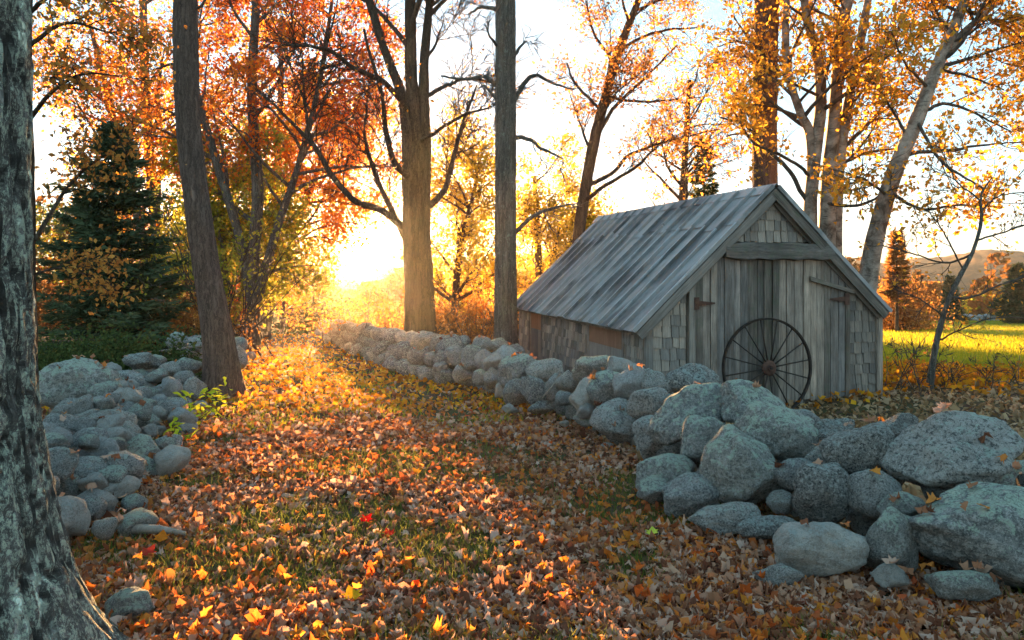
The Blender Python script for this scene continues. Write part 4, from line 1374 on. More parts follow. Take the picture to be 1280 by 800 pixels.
brush("brush", "tangle of bare stems growing against the right corner of the shed", 1128, 480, 12.3, 10, 1.1, .6, 31, (.35, .06, 'needle_brown'))
brush("brush", "bare twiggy brush round the foot of the thin sapling", 1175, 480, 12.6, 12, .75, .8, 32, (.3, .06, 'needle_brown'))
brush("brush", "low bare brush at the right end of the leaf strewn yard", 1238, 478, 13.0, 8, .8, .9, 33, (.3, .06, 'needle_brown'))
brush("shrub", "multi-stemmed shrub with yellow green leaves behind the pine trunk", 283, 428, 20, 26, 5.0, 1.0, 34, (3.6, .12, 'leaf_green', .12))
brush("shrub", "bushy thicket of brown leaves between the bare maple and the straight trunk", 585, 425, 21, 22, 2.4, 2.4, 35, (4, .10, 'needle_brown', .12))
brush("shrub", "low orange thicket behind the wall to the left of the bare maple", 468, 415, 27, 22, 2.2, 2.6, 36, (4, .12, 'leaf_orange', .12))

# maples of the left side and the far trees, each of its own kind
tree("maple_tree", "tall red maple arching over the left side of the lane", "tree", 23,
     [[(318, 430, 8), (316, 340, 7.5), (322, 240, 7), (315, 120, 6), (320, 0, 5), (325, -160, 3)], [(318, 400, 6), (300, 300, 5.5), (270, 200, 5), (240, 90, 4), (220, -40, 3)], [(320, 380, 6), (345, 290, 5), (375, 200, 4), (400, 100, 3), (415, 0, 2)]],
     (), (46, .28, 4.2, .6, 1.25), (8, 1.5, 6, .7), (5.6, .145, 'leaf_red', .18), 'bark_grey', 41, up=.02)
tree("maple_tree", "orange red maple filling the sky between the lichened trunk and the pine", "tree", 27,
     [[(200, 440, 8), (196, 300, 7), (186, 180, 6), (180, 60, 5), (178, -100, 3)], [(200, 400, 6), (170, 260, 5), (140, 140, 4), (110, 20, 2.5)]],
     (), (40, .2, 4.6, .6, 1.25), (8, 1.7, 5, .8), (5.6, .15, 'leaf_orange', .2), 'bark_grey', 42, up=.02)
tree("maple_tree", "golden orange maple farther down the left edge of the lane", "tree", 33,
     [[(331, 428, 7), (334, 340, 6), (345, 240, 5), (350, 140, 4), (352, 20, 2)], [(335, 400, 5), (365, 300, 4), (395, 220, 3), (415, 150, 2)]],
     [[(345, 290, 3), (375, 262, 2.4, -.5), (410, 250, 1.8, -1), (455, 255, 1.2, -1.4)], [(338, 330, 3), (370, 305, 2.2, .5), (405, 300, 1.6, 1), (432, 306, 1, 1.2)], [(350, 230, 3), (390, 215, 2.2), (430, 222, 1.5), (475, 240, 1)],
      [(352, 180, 3), (390, 170, 2.2, .8), (430, 185, 1.4, 1.2)], [(340, 345, 2.6), (370, 330, 1.8, -.6), (400, 335, 1, -1)], [(370, 300, 2.4), (400, 285, 1.6, 1), (440, 280, 1, 1.6), (470, 290, .8, 2)]],
     (26, .25, 4.6, .6, 1.2), (9, 1.6, 6, .8), (9, .18, 'leaf_orange', .20), 'bark_grey', 43, up=.0)
tree("maple_tree", "yellow green maple low behind the pine trunk", "tree", 25,
     [[(285, 440, 6), (282, 360, 5), (276, 270, 4), (280, 190, 2.5)], [(285, 420, 4), (310, 340, 3), (325, 270, 2)]],
     (), (32, .15, 3.2, .6, 1.3), (9, 1.2, 6, .7), (9, .15, 'leaf_green', .18), 'bark_grey', 44, up=.0)
tree("maple_tree", "slim young yellow leaved maple between the bare maple and the straight trunk", "tree", 23,
     [[(567, 425, 5), (570, 360, 4.5), (578, 300, 4), (590, 250, 2.6), (600, 200, 1.5)]],
     (), (26, .2, 2.6, .6, 1.25), (8, 1.1, 6, .6), (6, .12, 'leaf_yellow', .16), 'bark_brown', 45, up=.0)
tree("maple_tree", "yellow leaved tree glowing between the straight trunk and the shed roof", "tree", 30,
     [[(676, 430, 5), (674, 360, 4.5), (672, 290, 4), (668, 220, 2.5)], [(676, 400, 4), (690, 330, 3), (700, 280, 2)]],
     (), (30, .1, 3.2, .6, 1.3), (8, 1.3, 6, .7), (7, .15, 'leaf_yellow', .18), 'bark_brown', 46, up=.0)
tree("maple_tree", "orange maple behind the middle of the shed roof", "tree", 32,
     [[(850, 420, 6), (850, 300, 5), (856, 200, 4), (862, 100, 2.5)]],
     (), (22, .3, 4.0, .6, 1.25), (7, 1.5, 5, .7), (1.8, .16, 'leaf_orange', .16), 'bark_brown', 47, up=.0)


def conifer(name, label, px, z, top_py, width, seed, mat='needle', whorls=26, lean=0, sparse=1.0, bare=.04, group=None):
    r_ = np.random.default_rng(seed)
    c = W(px, 400, z)
    zb = g(c.x, c.y); H = W(px, top_py, z).z - zb
    base = np.array([c.x, c.y, zb])
    root = thing(name, label, "tree", base, 0, group)
    P, Rr = smooth_line([(0, 0, -.1), (lean * .5, 0, H * .5), (lean, 0, H)], [.016 * H + .02, .010 * H, .012], 24)
    obj("trunk", mesh_np("trunk", *tubes_np([(P, Rr)], 9), True), M['bark_brown'], root)
    Vs, Fs, rs, off = [], [], [], 0
    tubes = []
    for k in range(whorls):
        t = bare + (1 - bare) * (k + .5) / whorls
        h_ = H * t
        Rw = width * (1 - t) ** .8 * r_.uniform(.75, 1.1) + .08
        for b in range(int(9 * sparse)):
            a = r_.uniform(0, 6.283)
            L_ = Rw * r_.uniform(.6, 1.05)
            d = np.array([math.cos(a), math.sin(a), -.10 + .35 * t])
            p = np.array([lean * t, 0, h_ + r_.normal(0, H * .01)])
            Q = wander(r_, p, d, L_, 6, .05, .03)
            tubes.append((Q, np.linspace(.008 + .006 * L_, .003, 6)))
            n = int(22 + 60 * L_)
            u = r_.uniform(.12, 1.0, n)
            side = r_.normal(0, 1, n) * (.10 + .16 * L_) * (1.1 - u)
            i0 = np.minimum((u * 5).astype(int), 4); f = (u * 5 - i0)[:, None]
            C = Q[i0] * (1 - f) + Q[i0 + 1] * f
            sd = unit(np.cross(d, [0, 0, 1.]))
            C = C + sd * side[:, None] + np.stack([np.zeros(n), np.zeros(n), r_.normal(-.03, .035, n)], 1)
            ax = unit(d)[None] * .8 + sd[None] * np.sign(side)[:, None] * .7 + r_.normal(0, .3, (n, 3))
            ax /= np.linalg.norm(ax, axis=1, keepdims=True)
            w_ = np.cross(ax, r_.normal(size=(n, 3))); w_ /= np.linalg.norm(w_, axis=1, keepdims=True)
            ln = (r_.uniform(.09, .20, n) * (1 + .02 * z))[:, None]
            V = np.stack([C - w_ * ln * .16, C + ax * ln, C + w_ * ln * .16], 1).reshape(-1, 3)
            Vs.append(V); Fs.append(np.arange(3 * n).reshape(-1, 3) + off); off += 3 * n; rs.append(r_.random(n))
    V, Fq = tubes_np(tubes, 3)
    obj("branch", mesh_np("branch", V, Fq, True), M['bark_brown'], root)["kind"] = "stuff"
    o = obj("crown", mesh_np("crown", np.concatenate(Vs), np.concatenate(Fs), False, {"rnd": np.concatenate(rs)}), M[mat], root)
    o["kind"] = "stuff"
    return root


conifer("spruce_tree", "dark blue green spruce behind the tumbled wall at the left", 142, 17.5, 156, 2.6, 51, whorls=24)
conifer("spruce_tree", "small dark spruce standing alone past the field behind the sapling", 1188, 78, 345, 1.5, 52, whorls=16)
conifer("spruce_tree", "dense dark spruce at the right edge beyond the field", 1273, 62, 330, 2.4, 53, whorls=20)
conifer("pine_tree", "tall narrow pine with broken top beyond the shed corner", 1121, 40, 288, 1.0, 54, 'needle_brown', 16, sparse=.8, bare=.3)
conifer("pine_tree", "dark young pine seen between birch branches over the shed roof", 880, 36, 170, 2.2, 55, 'juniper', 18, sparse=.7, bare=.35)


def bush(name, label, px, py, z, rx, ry, rz, n, size, mat, seed, cat="bush", group=None, clumps=40):
    """A rounded bush: short stems and clumps of leaves through its volume."""
    r_ = np.random.default_rng(seed)
    c = W(px, py, z)
    base = np.array([c.x, c.y, g(c.x, c.y)])
    root = thing(name, label, cat, base, 0, group)
    d = r_.normal(size=(clumps, 3)); d /= np.linalg.norm(d, axis=1, keepdims=True); d[:, 2] = np.abs(d[:, 2])
    cc = d * np.array([rx, ry, rz]) * (r_.uniform(.35, 1.0, clumps) ** .6)[:, None]
    tb = [(np.array([[0, 0, -.05], q_ * .5 + [0, 0, .1], q_]), np.array([.03, .02, .006])) for q_ in cc]
    V, Fq = tubes_np([smooth_line(p, r2, 7) for p, r2 in tb], 4)
    obj("stem", mesh_np("stem", V, Fq, True), M['twig'], root)["kind"] = "stuff"
    k = r_.integers(0, clumps, n)
    sg = .22 * (rx + rz) / 2
    C = cc[k] + r_.normal(0, sg, (n, 3))
    C = C[C[:, 2] > -.1]
    V, Fc, rd = blades(r_, C, size * r_.uniform(.6, 1.3, len(C)), -.2, .5)
    o = obj("foliage", mesh_np("foliage", V, Fc, False, {"rnd": rd}), M[mat], root)
    o["kind"] = "stuff"
    return root


bush("juniper_bush", "dark spreading juniper lying over the top of the tumbled wall", 152, 450, 12.6, 1.6, .7, .62, 14000, .08, 'juniper', 61, "bush", None, 60)
bush("juniper_bush", "small dark juniper sprawling behind the largest wall boulder", 90, 450, 11.5, .7, .6, .6, 4000, .075, 'juniper', 62, "bush", None, 40)
bush("bush", "olive green rounded bush at the far end of the lane", 400, 412, 46, 1.7, 1.5, 1.9, 7000, .2, 'olive', 63, "bush", None, 60)
bush("bush", "reddish brown undergrowth shading the foot of the dark spruce", 215, 440, 19, 2.0, 1.4, 1.2, 5000, .11, 'needle_brown', 64, "bush", None, 60)
bush("bush", "russet bush beyond the shed corner under the broken pine", 1128, 395, 44, 2.2, 1.6, 2.6, 7000, .2, 'needle_brown', 65, "bush", None, 60)
bush("bush", "brown scrub against the rear of the shed under the bare maple", 545, 420, 24, 2.2, 1.4, 1.3, 5000, .13, 'needle_brown', 66, "bush", None, 50)

# orange trees down the slope beyond the lane, each its own
r_ = np.random.default_rng(70)
FAR = [  # px, depth, top py, half width m, leaf, label
    (352, 56, 300, 3.0, 'leaf_orange', "bright orange tree at the left of the lane's far end"),
    (300, 62, 270, 3.6, 'leaf_red', "red orange tree seen through the shrub stems far down the lane"),
    (250, 58, 300, 3.2, 'leaf_green', "greenish gold tree far off between pine and shrub"),
    (395, 70, 352, 2.6, 'leaf_orange', "low glowing orange tree just left below the sun"),
    (432, 78, 362, 2.6, 'leaf_yellow', "low golden tree directly below the sun"),
    (470, 66, 352, 2.8, 'leaf_orange', "round orange tree between the sun and the bare maple"),
    (505, 62, 335, 2.8, 'leaf_orange', "orange tree half hidden behind the bare maple trunk"),
    (548, 58, 322, 3.0, 'leaf_yellow', "golden tree to the right of the bare maple trunk"),
    (596, 62, 330, 3.2, 'leaf_orange', "orange tree next to the straight dark trunk"),
    (655, 60, 318, 3.0, 'leaf_yellow', "bright yellow tree behind the back corner of the shed"),
    (700, 66, 325, 3.2, 'leaf_orange', "orange tree low behind the roof edge"),
    (150, 50, 250, 4.0, 'leaf_orange', "orange tree behind the tip of the dark spruce"),
    (90, 46, 260, 4.0, 'leaf_green', "olive gold tree behind the slim oak"),
    (205, 44, 330, 3.0, 'leaf_oak', "russet tree low behind the dark spruce"),
    (1160, 95, 352, 4.0, 'leaf_oak', "rust coloured tree past the field wall"),
    (1232, 105, 368, 4.0, 'leaf_green', "green gold tree past the field wall near the right edge"),
]
for k, (px, z, top, hw, lf, lab) in enumerate(FAR):
    c = W(px, 400, z); zb = g(c.x, c.y); H = max(W(px, top, z).z - zb, 1.5)
    base = np.array([c.x, c.y, zb])
    root = thing("maple_tree", lab, "tree", base)
    P, Rr = smooth_line([(0, 0, -.2), (.15, 0, H * .4), (r_.normal(0, .3), 0, H * .92)], [.02 * H + .03, .014 * H, .02], 14)
    tb, tw = [], []
    for _ in range(16):
        i = r_.integers(3, 13)
        Q = wander(r_, P[i], offshoot(r_, np.array([0, 0, 1.]), .5, 1.3), hw * r_.uniform(.4, .9), 6, .1, .03)
        tb.append((Q, np.linspace(.05, .012, 6))); tw.append((Q[2], Q[5]))
        sprout(r_, Q, np.linspace(.05, .012, 6), tb, tw, 5, hw * .5, 3, hw * .25)
    V, Fq = tubes_np([(P, Rr)], 7); V2, F2 = tubes_np(tb, 3)
    obj("trunk", mesh_np("trunk", np.concatenate([V, V2]), np.concatenate([Fq, F2 + len(V)]), True), M['bark_brown'], root)
    V, Fc, rd = leaves_np(r_, tw, 14 if top > 280 else 18, .0042 * z, .0055 * z)
    keep = V.reshape(-1, 4, 3)[:, :, 2].max(1) < H * 1.02
    V = V.reshape(-1, 4, 3)[keep].reshape(-1, 3); n = len(V) // 4
    i = np.arange(n)[:, None] * 4
    Fc = np.concatenate([i + [0, 1, 2], i + [0, 2, 3]], 1).reshape(-1, 3)
    o = obj("crown", mesh_np("crown", V, Fc, False, {"rnd": np.repeat(r_.random(n), 2)}), M[lf], root); o["kind"] = "stuff"

# the wood that closes the view behind, one mass
def far_wood(name, label, pts, seed, mat, hmin, hmax, per=150, lsz=.9):
    r_ = np.random.default_rng(seed)
    Cs = []
    for x, y in pts:
        H = r_.uniform(hmin, hmax); zb = g(x, y); w = H * r_.uniform(.22, .36)
        n = per
        t = r_.uniform(.12, 1, n)
        rad = w * np.sqrt(np.clip(1 - (2 * t - 1.0) ** 2, .05, 1)) * r_.uniform(.3, 1, n)
        a = r_.uniform(0, 6.283, n)
        Cs.append(np.stack([x + rad * np.cos(a), y + rad * np.sin(a), zb + H * t], 1))
    C = np.concatenate(Cs)
    V, Fc, rd = blades(r_, C, lsz * r_.uniform(.6, 1.3, len(C)), -.2, .7)
    o = obj(name, mesh_np(name, V, Fc, False, {"rnd": rd}), M[mat])
    tag(o, label, "woods", None, "stuff")


r_ = np.random.default_rng(80)
M['far_wood'] = mat_leaf("distant_woods", [(0, (.030, .040, .022)), (.4, (.065, .065, .03)), (.6, (.20, .10, .035)), (.85, (.34, .15, .04)), (1, (.30, .20, .05))], .3, .85, scale=.05)
pts = [(x, y) for x, y in zip(r_.uniform(20, 150, 420), r_.uniform(90, 210, 420)) if x / y > .30]
far_wood("woods", "mixed dark and russet woods below the hills beyond the field", pts, 81, 'far_wood', 4, 8.5, 110, 1.0)
pts = [(x, y) for x, y in zip(r_.uniform(-70, -14, 150), r_.uniform(34, 85, 150)) if -1.1 < x / y < -.40]
far_wood("woods", "deep orange and brown woods behind the trees at the left", pts, 82, 'far_wood', 5, 10, 420, .34)
pts = [(x, y) for x, y in zip(r_.uniform(-150, 55, 420), r_.uniform(118, 190, 420)) if -1.0 < x / y < .30]
far_wood("woods", "low orange woods in the hollow beyond the lane", pts, 83, 'far_wood', 9.5, 13.2, 140, 1.25)

# ------------------------------------------------------------------ fallen leaves, grass
def vnoise(x, y, s, seed):
    """Cheap smooth noise, 0..1."""
    r_ = np.random.default_rng(seed)
    out = np.zeros_like(x)
    for k in range(6):
        a = r_.uniform(0, 6.283); f = s * r_.uniform(.6, 1.7); ph = r_.uniform(0, 6.283)
        out += np.sin((x * math.cos(a) + y * math.sin(a)) * f + ph + 1.3 * np.sin((x * math.sin(a) - y * math.cos(a)) * f * .7 + ph * 2))
    return .5 + out / 9


def in_shed(x, y):
    dx, dy = x - 1.92, y - 11.0
    c, s = math.cos(R(14.2)), math.sin(R(14.2))
    u, v = dx * c + dy * s, -dx * s + dy * c
    return (u > .05) & (u < 4.0) & (v > .0) & (v < 7.2)


def wall_x(path, y):
    ys_ = [p[1] for p in path]; xs_ = [p[0] for p in path]
    return np.interp(y, ys_, xs_)


MAPLE = np.array([(0, -.50), (.22, -.30), (.44, -.22), (.30, -.02), (.50, .14), (.24, .16), (.16, .34), (0, .56), (-.16, .34), (-.24, .16), (-.50, .14), (-.30, -.02), (-.44, -.22), (-.22, -.30)])
OVAL = np.array([(-.04, -.55), (.30, -.16), (.20, .30), (.03, .58), (-.31, .04)])
BEECH = np.array([(0, -.52), (.38, .02), (0, .54), (-.38, .02)])


def litter(name, label, x, y, size, outline, mat, seed, tilt=.5, lift=.03, curl=1.0, zoff=None):
    r_ = np.random.default_rng(seed)
    n = len(x)
    z = gz(x, y) + (zoff if zoff is not None else 0) + r_.uniform(.004, lift, n)
    k = len(outline)
    pts = np.vstack([outline, [[0, -.05]]])
    u, v = pts[:, 0], pts[:, 1]
    cu = r_.normal(.45, .5, n)[:, None] * curl
    cv = r_.normal(.2, .45, n)[:, None] * curl
    wv = r_.normal(0, .22, n)[:, None] * curl
    ph = r_.uniform(0, 6.28, n)[:, None]
    zz = cu * u[None] ** 2 * 1.6 + cv * v[None] ** 2 + wv * np.sin(u[None] * 6 + v[None] * 4 + ph)
    uu = u[None] * (1 - .35 * np.abs(cu) * np.abs(u[None]))
    L = np.stack([uu, np.repeat(v[None], n, 0), zz], -1) * (size * r_.uniform(.65, 1.2, n))[:, None, None]
    yaw = r_.uniform(0, 6.283, n); tx = np.clip(r_.normal(0, tilt, n), -.85, .85); ty = np.clip(r_.normal(0, tilt, n), -.85, .85)
    cz, sz, cx_, sx_, cy_, sy_ = np.cos(yaw), np.sin(yaw), np.cos(tx), np.sin(tx), np.cos(ty), np.sin(ty)
    a, b, c = L[..., 0], L[..., 1], L[..., 2]
    b, c = b * cx_[:, None] - c * sx_[:, None], b * sx_[:, None] + c * cx_[:, None]
    a, c = a * cy_[:, None] + c * sy_[:, None], -a * sy_[:, None] + c * cy_[:, None]
    a, b = a * cz[:, None] - b * sz[:, None], a * sz[:, None] + b * cz[:, None]
    low = np.minimum(c.min(axis=1), 0)
    V = np.stack([a + x[:, None], b + y[:, None], c + (z - low * .7)[:, None]], -1).reshape(-1, 3)
    i = np.arange(n)[:, None] * (k + 1)
    ring = [[j, (j + 1) % k, k] for j in range(k)]
    Fc = np.concatenate([i + r for r in ring], 1).reshape(-1, 3)
    o = obj(name, mesh_np(name, V, Fc, False, {"rnd": np.repeat(r_.random(n), k)}), M[mat])
    tag(o, label, "leaves", None, "stuff")
    return o


r_ = np.random.default_rng(90)


def scatter(n, y0, y1, keepf):
    """Points spread more thickly near the eye."""
    y = y0 * (y1 / y0) ** r_.random(n)
    x = r_.uniform(-.80, .98, n) * (y + .6)
    k = keepf(x, y) & ~in_shed(x, y)
    return x[k], y[k]


def lane(x, y): return (x < wall_x(PATH_R, y) + .1) & (x > wall_x(PATH_L, y) - 1.3)
def yard(x, y): return (x > wall_x(PATH_R, y) - .2)
def bare(x, y, lo): return vnoise(x, y, 2.6, 5) * .6 + vnoise(x, y, 6.5, 6) * .4 > lo + r_.normal(0, .10, len(x))


def grassy(a, b, lo): return vnoise(a, b, 1.5, 15) * .55 + vnoise(a, b, 4.2, 16) * .45 > lo + r_.normal(0, .05, len(a))


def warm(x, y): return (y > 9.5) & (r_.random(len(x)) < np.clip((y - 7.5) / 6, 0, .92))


x, y = scatter(30000, 2.45, 9.0, lambda a, b: lane(a, b) & bare(a, b, .12) & ~(grassy(a, b, .54) & (r_.random(len(a)) < .86)))
litter("fallen_leaves", "curled pinkish brown maple leaves thick over the near part of the lane", x, y, .062, MAPLE, 'litter', 91, .36, .02)
x, y = scatter(60000, 2.45, 9.0, lambda a, b: lane(a, b) & bare(a, b, .12) & ~(grassy(a, b, .54) & (r_.random(len(a)) < .86)))
litter("fallen_leaves", "small crumpled leaves among the maple leaves on the near lane", x, y, .050, OVAL, 'litter', 92, .45, .025, 1.3)
x, y = scatter(9500, 3.2, 9.5, lambda a, b: lane(a, b) & (vnoise(a, b, 1.9, 23) > .46 - .03 * b + .1 * np.abs(a + .35 * b - .6)))  # orange leaf colour paints the sunlit band along the lane
litter("fallen_leaves", "rust orange leaves coloured for the sunlit band along the middle of the near lane", x, y, .056, OVAL, 'litter_rust', 103, .55, .04, 1.2)
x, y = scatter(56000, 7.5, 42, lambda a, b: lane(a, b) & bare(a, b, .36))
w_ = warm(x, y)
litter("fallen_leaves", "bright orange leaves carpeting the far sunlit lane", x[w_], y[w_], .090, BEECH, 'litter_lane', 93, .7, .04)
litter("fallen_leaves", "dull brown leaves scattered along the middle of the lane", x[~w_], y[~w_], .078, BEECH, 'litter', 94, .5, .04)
x, y = scatter(50000, 2.45, 19, lambda a, b: yard(a, b) & (a < b) & bare(a, b, .20))
litter("fallen_leaves", "tan and yellow brown leaves covering the yard before the shed", x, y, .09, OVAL, 'litter_yard', 95, .5, .03)
# scattered reds and oranges that stand out from the near litter
x, y = scatter(2200, 2.8, 12, lambda a, b: lane(a, b) & (vnoise(a, b, 1.2, 8) > .45))
litter("fallen_leaves", "vivid orange and red leaves sprinkled among the brown ones on the lane", x, y, .064, MAPLE, 'leaf_red', 96, .5, .05)

# leaves caught on and between the stones
bpy.context.view_layer.update()
bvv, bvf, off = [], [], 0
for o in STONES:
    if o.matrix_world.translation.y > 15: continue
    me = o.data; n = len(me.vertices)
    co = np.empty(n * 3, np.float32); me.vertices.foreach_get("co", co); co = co.reshape(-1, 3)
    mw = np.array(o.matrix_world)
    bvv.append(co @ mw[:3, :3].T + mw[:3, 3])
    fi = np.empty(len(me.polygons) * 3, np.int32); me.polygons.foreach_get("vertices", fi); bvf.append(fi.reshape(-1, 3) + off); off += n
tree_bvh = BVHTree.FromPolygons([tuple(v) for v in np.concatenate(bvv)], [tuple(int(i) for i in f) for f in np.concatenate(bvf)])
lx, ly, lz = [], [], []
for path, n, w0, w1 in ((PATH_R, 5000, -.9, .8), (PATH_L, 5000, -.9, .9)):
    L = plen(path)
    for _ in range(n):
        t = r_.uniform(0, min(L, 13)); px_, py_, tx, ty = along(path, t)
        off = r_.uniform(w0, w1); a, b = px_ + ty * off, py_ - tx * off
        hit = tree_bvh.ray_cast(Vector((a, b, 3)), Vector((0, 0, -1)))
        if hit[0] is None: continue
        hollow = hit[0].z - g(a, b)
        if hit[1].z > .88 and r_.random() < .06 or (hollow < .13 and hit[1].z > .5 and r_.random() < .7) or (.5 < hit[1].z < .85 and r_.random() < .05):
            lx.append(a); ly.append(b); lz.append(hit[0].z)
lx, ly, lz = np.array(lx), np.array(ly), np.array(lz)
litter("fallen_leaves", "dry leaves caught on and between the stones of the walls", lx, ly, .075, MAPLE, 'litter', 97, .4, .02, 1, lz - gz(lx, ly))

# single leaves that catch the eye
fm = {}


def single_leaf(px, py, size, colour, label, seed, z=None):
    r2 = np.random.default_rng(seed)
    y = EYE / (py - HY) * F
    for _ in range(12):
        y = (EYE - g((px - CX) / F * y, y)) * F / (py - HY)
    x = (px - CX) / F * y
    k = len(MAPLE)
    pts = np.vstack([MAPLE, [[0, -.05]]])
    zz = .35 * pts[:, 0] ** 2 + .2 * pts[:, 1] ** 2 + .05 * np.sin(pts[:, 0] * 7 + seed)
    V = np.stack([pts[:, 0], pts[:, 1], zz], 1) * size
    if colour not in fm:
        mm, n, l, out = new_mat("single_leaf")
        d = n.new("ShaderNodeBsdfDiffuse"); t = n.new("ShaderNodeBsdfTranslucent")
        vv, rn = coords(n, l)
        c = mixc(n, l, maprange(n, l, tex_noise(n, l, vv, 30).outputs[0], .35, .7), colour, tuple(q_ * .65 for q_ in colour))
        l.new(c, d.inputs[0]); l.new(c, t.inputs[0])
        mx = n.new("ShaderNodeMixShader"); mx.inputs[0].default_value = .35
        l.new(d.outputs[0], mx.inputs[1]); l.new(t.outputs[0], mx.inputs[2]); l.new(mx.outputs[0], out.inputs[0])
        fm[colour] = mm
    o = obj("fallen_leaf", mesh_np("fallen_leaf", V, np.array([[j, (j + 1) % k, k] for j in range(k)])), fm[colour], None, (x, y, g(x, y) + .055), (r2.uniform(.2, .4), r2.uniform(-.15, .15), r2.uniform(-.8, .8)))
    tag(o, label, "leaf")


single_leaf(458, 659, .095, (.62, .012, .012), "bright scarlet maple leaf lying in the middle of the lane", 1)
single_leaf(440, 757, .105, (.78, .40, .02), "clear yellow maple leaf low in the middle of the near lane", 2)
single_leaf(486, 677, .085, (.55, .04, .02), "dull red leaf just below the scarlet maple leaf", 3)
single_leaf(520, 597, .085, (.74, .28, .02), "amber leaf alone on the grassy strip of the lane", 4)
single_leaf(357, 672, .085, (.70, .25, .03), "pale orange leaf to the left of the scarlet leaf", 5)
single_leaf(815, 676, .085, (.62, .62, .08), "lime yellow leaf on the litter near the low flat stone", 6)
single_leaf(1083, 693, .10, (.72, .38, .03), "yellow leaf lodged between two stones at the wall end", 7)
single_leaf(185, 702, .10, (.55, .05, .03), "crimson leaf near the loose lichened stone", 8)
single_leaf(202, 683, .10, (.80, .20, .02), "vivid orange leaf beside the broken branch", 9)


def grass(name, label, x, y, hgt, wid, mat, seed, lean=.45):
    r2 = np.random.default_rng(seed)
    n = len(x)
    z = gz(x, y)
    h_ = hgt * r2.uniform(.4, 1.15, n); a = r2.uniform(0, 6.283, n); w = wid * r2.uniform(.6, 1.3, n)
    dx, dy = r2.normal(0, lean, n) * h_, r2.normal(0, lean, n) * h_
    p = np.stack([x, y, z - .01], 1)
    s = np.stack([np.cos(a) * w, np.sin(a) * w, 0 * a], 1)
    m = p + np.stack([dx * .4, dy * .4, h_ * .62], 1); t = p + np.stack([dx, dy, h_], 1)
    V = np.stack([p - s, p + s, m + s * .6, m - s * .6, t], 1).reshape(-1, 3)
    i = np.arange(n)[:, None] * 5
    F3 = i + np.array([3, 2, 4]); F4 = i + np.array([0, 1, 2, 3])
    rd = r2.random(n)
    o = obj(name, mesh_np(name, V, [F4, F3], False, {"rnd": np.concatenate([rd, rd])}), M[mat])
    tag(o, label, "grass", None, "stuff")




x, y = scatter(120000, 2.45, 9, lambda a, b: lane(a, b) & grassy(a, b, .52))
grass("grass", "short green grass tufts showing between the leaves on the near lane", x, y, .085, .0030, 'grass', 98)
x, y = scatter(90000, 8, 42, lambda a, b: lane(a, b) & grassy(a, b, .52))
grass("grass", "yellow green grass strip catching the low sun along the lane", x, y, .10, .006, 'field_grass', 99)
x, y = scatter(26000, 5, 17, lambda a, b: yard(a, b) & grassy(a, b, .64))
grass("grass", "thin grass in the leaf covered yard", x, y, .08, .004, 'grass', 100)
n = 70000
y = 13.5 * (80 / 13.5) ** r_.random(n); x = r_.uniform(.28, .80, n) * (y + 1)
k = (y > field_edge(x) - r_.exponential(.5, n)) & ~in_shed(x, y)
grass("grass", "sunlit yellow green grass of the open field", x[k], y[k], .18, .013, 'field_grass', 101, .35)
n = 16000
y = 34 * (42 / 34) ** r_.random(n)
# orange leaves along the near edge of the field
x = r_.uniform(4, 16, 14000); y = field_edge(x) + r_.normal(-.8, 1.1, 14000)
k = ~in_shed(x, y)
litter("fallen_leaves", "orange leaves drifted along the near edge of the sunny field", x[k], y[k], .11, BEECH, 'litter_lane', 102, .7, .10)

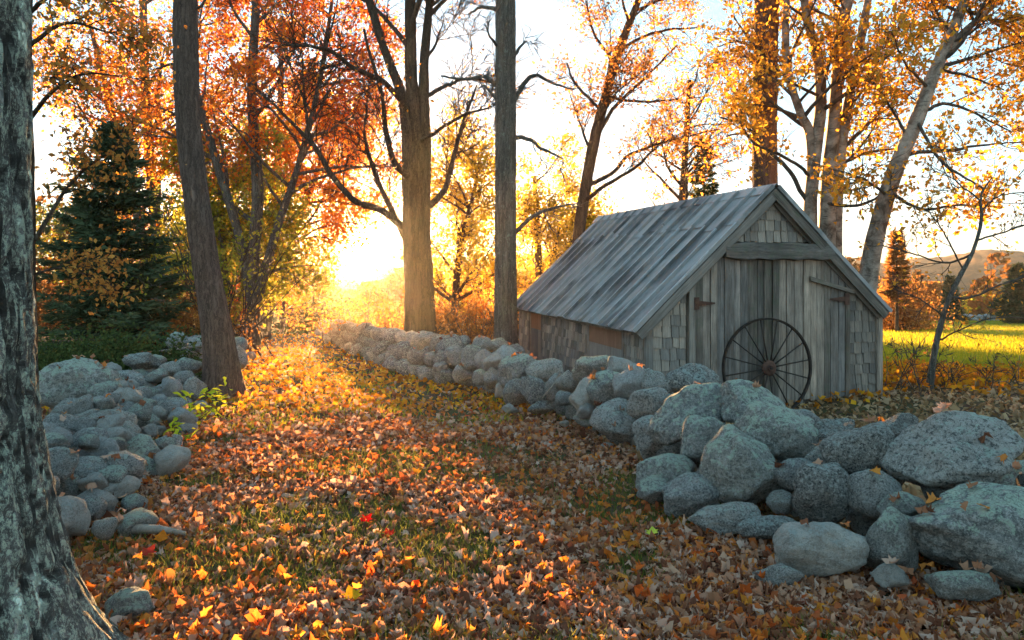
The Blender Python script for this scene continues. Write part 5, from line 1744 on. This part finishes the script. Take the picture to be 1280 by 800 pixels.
# yellow seedlings beside the lane, leaf by leaf
lm = []
for i in range(3):
    pts = np.array([(0, -.5, 0), (.26, -.1, .05), (.16, .25, .04), (0, .55, -.10), (-.16, .25, .04), (-.26, -.1, .05), (0, 0, -.02)])
    lm.append(mesh_np("leaf", pts * np.array([1 - .1 * i, 1, 1]), np.array([[j, (j + 1) % 6, 6] for j in range(6)]), False, {"rnd": np.full(6, .2 + .3 * i)}))
    lm[-1].materials.append(M['leaf_seedling'])
for px, py, z, n, hh, lab in ((270, 528, 9.4, 26, .42, "tall yellow leaved seedling near the foot of the pine trunk"), (243, 552, 8.4, 26, .36, "bushy yellow seedling between the pine trunk and the wall"), (222, 574, 7.6, 14, .22, "lowest yellow seedling nearest the wall stones")):
    c = W(px, py, z); b = Vector((c.x, c.y, g(c.x, c.y)))
    root = thing("seedling", lab, "seedling", b)
    for s_ in range(4):
        Q = wander(r_, np.array([0, 0, -.01]), np.array([r_.normal(0, .5), r_.normal(0, .3), 1.]), hh * r_.uniform(.7, 1.1), 6, .15, .0)
        obj("stem", mesh_np("stem", *tubes_np([(Q, np.linspace(.005, .002, 6))], 5), True), M['twig'], root)
        for k in range(n // 4 + 4):
            p = Q[r_.integers(2, 6)] + r_.normal(0, .07, 3)
            o = bpy.data.objects.new("leaf", random.choice(lm)); COL.objects.link(o); o.parent = root
            o.location = p; o.rotation_euler = (r_.uniform(-.6, .9), r_.uniform(-.6, .6), r_.uniform(0, 6.28)); sc_ = r_.uniform(.08, .13); o.scale = (sc_, sc_, sc_)

# ------------------------------------------------------------------ haze: one closed box of thin air round everything
m = bpy.data.materials.new("haze"); m.use_nodes = True
hn = m.node_tree.nodes; hn.clear()
ho = hn.new("ShaderNodeOutputMaterial"); pv = hn.new("ShaderNodeVolumePrincipled")
pv.inputs['Color'].default_value = (.93, .90, .86, 1); pv.inputs['Density'].default_value = .00022; pv.inputs['Anisotropy'].default_value = .80
m.node_tree.links.new(pv.outputs[0], ho.inputs['Volume'])
mb = MB()
plan = [(480, -75), (480, 575), (6, 575), (4, 212), (-180, 210), (-180, -75)]
n = len(plan)
mb.poly([(x, y, -14.6) for x, y in plan] + [(x, y, 24) for x, y in plan], [tuple(range(n))[::-1], tuple(range(n, 2 * n))] + [(i, (i + 1) % n, (i + 1) % n + n, i + n) for i in range(n)])
o = obj("haze", mb.mesh("haze"), m); o["kind"] = "stuff"
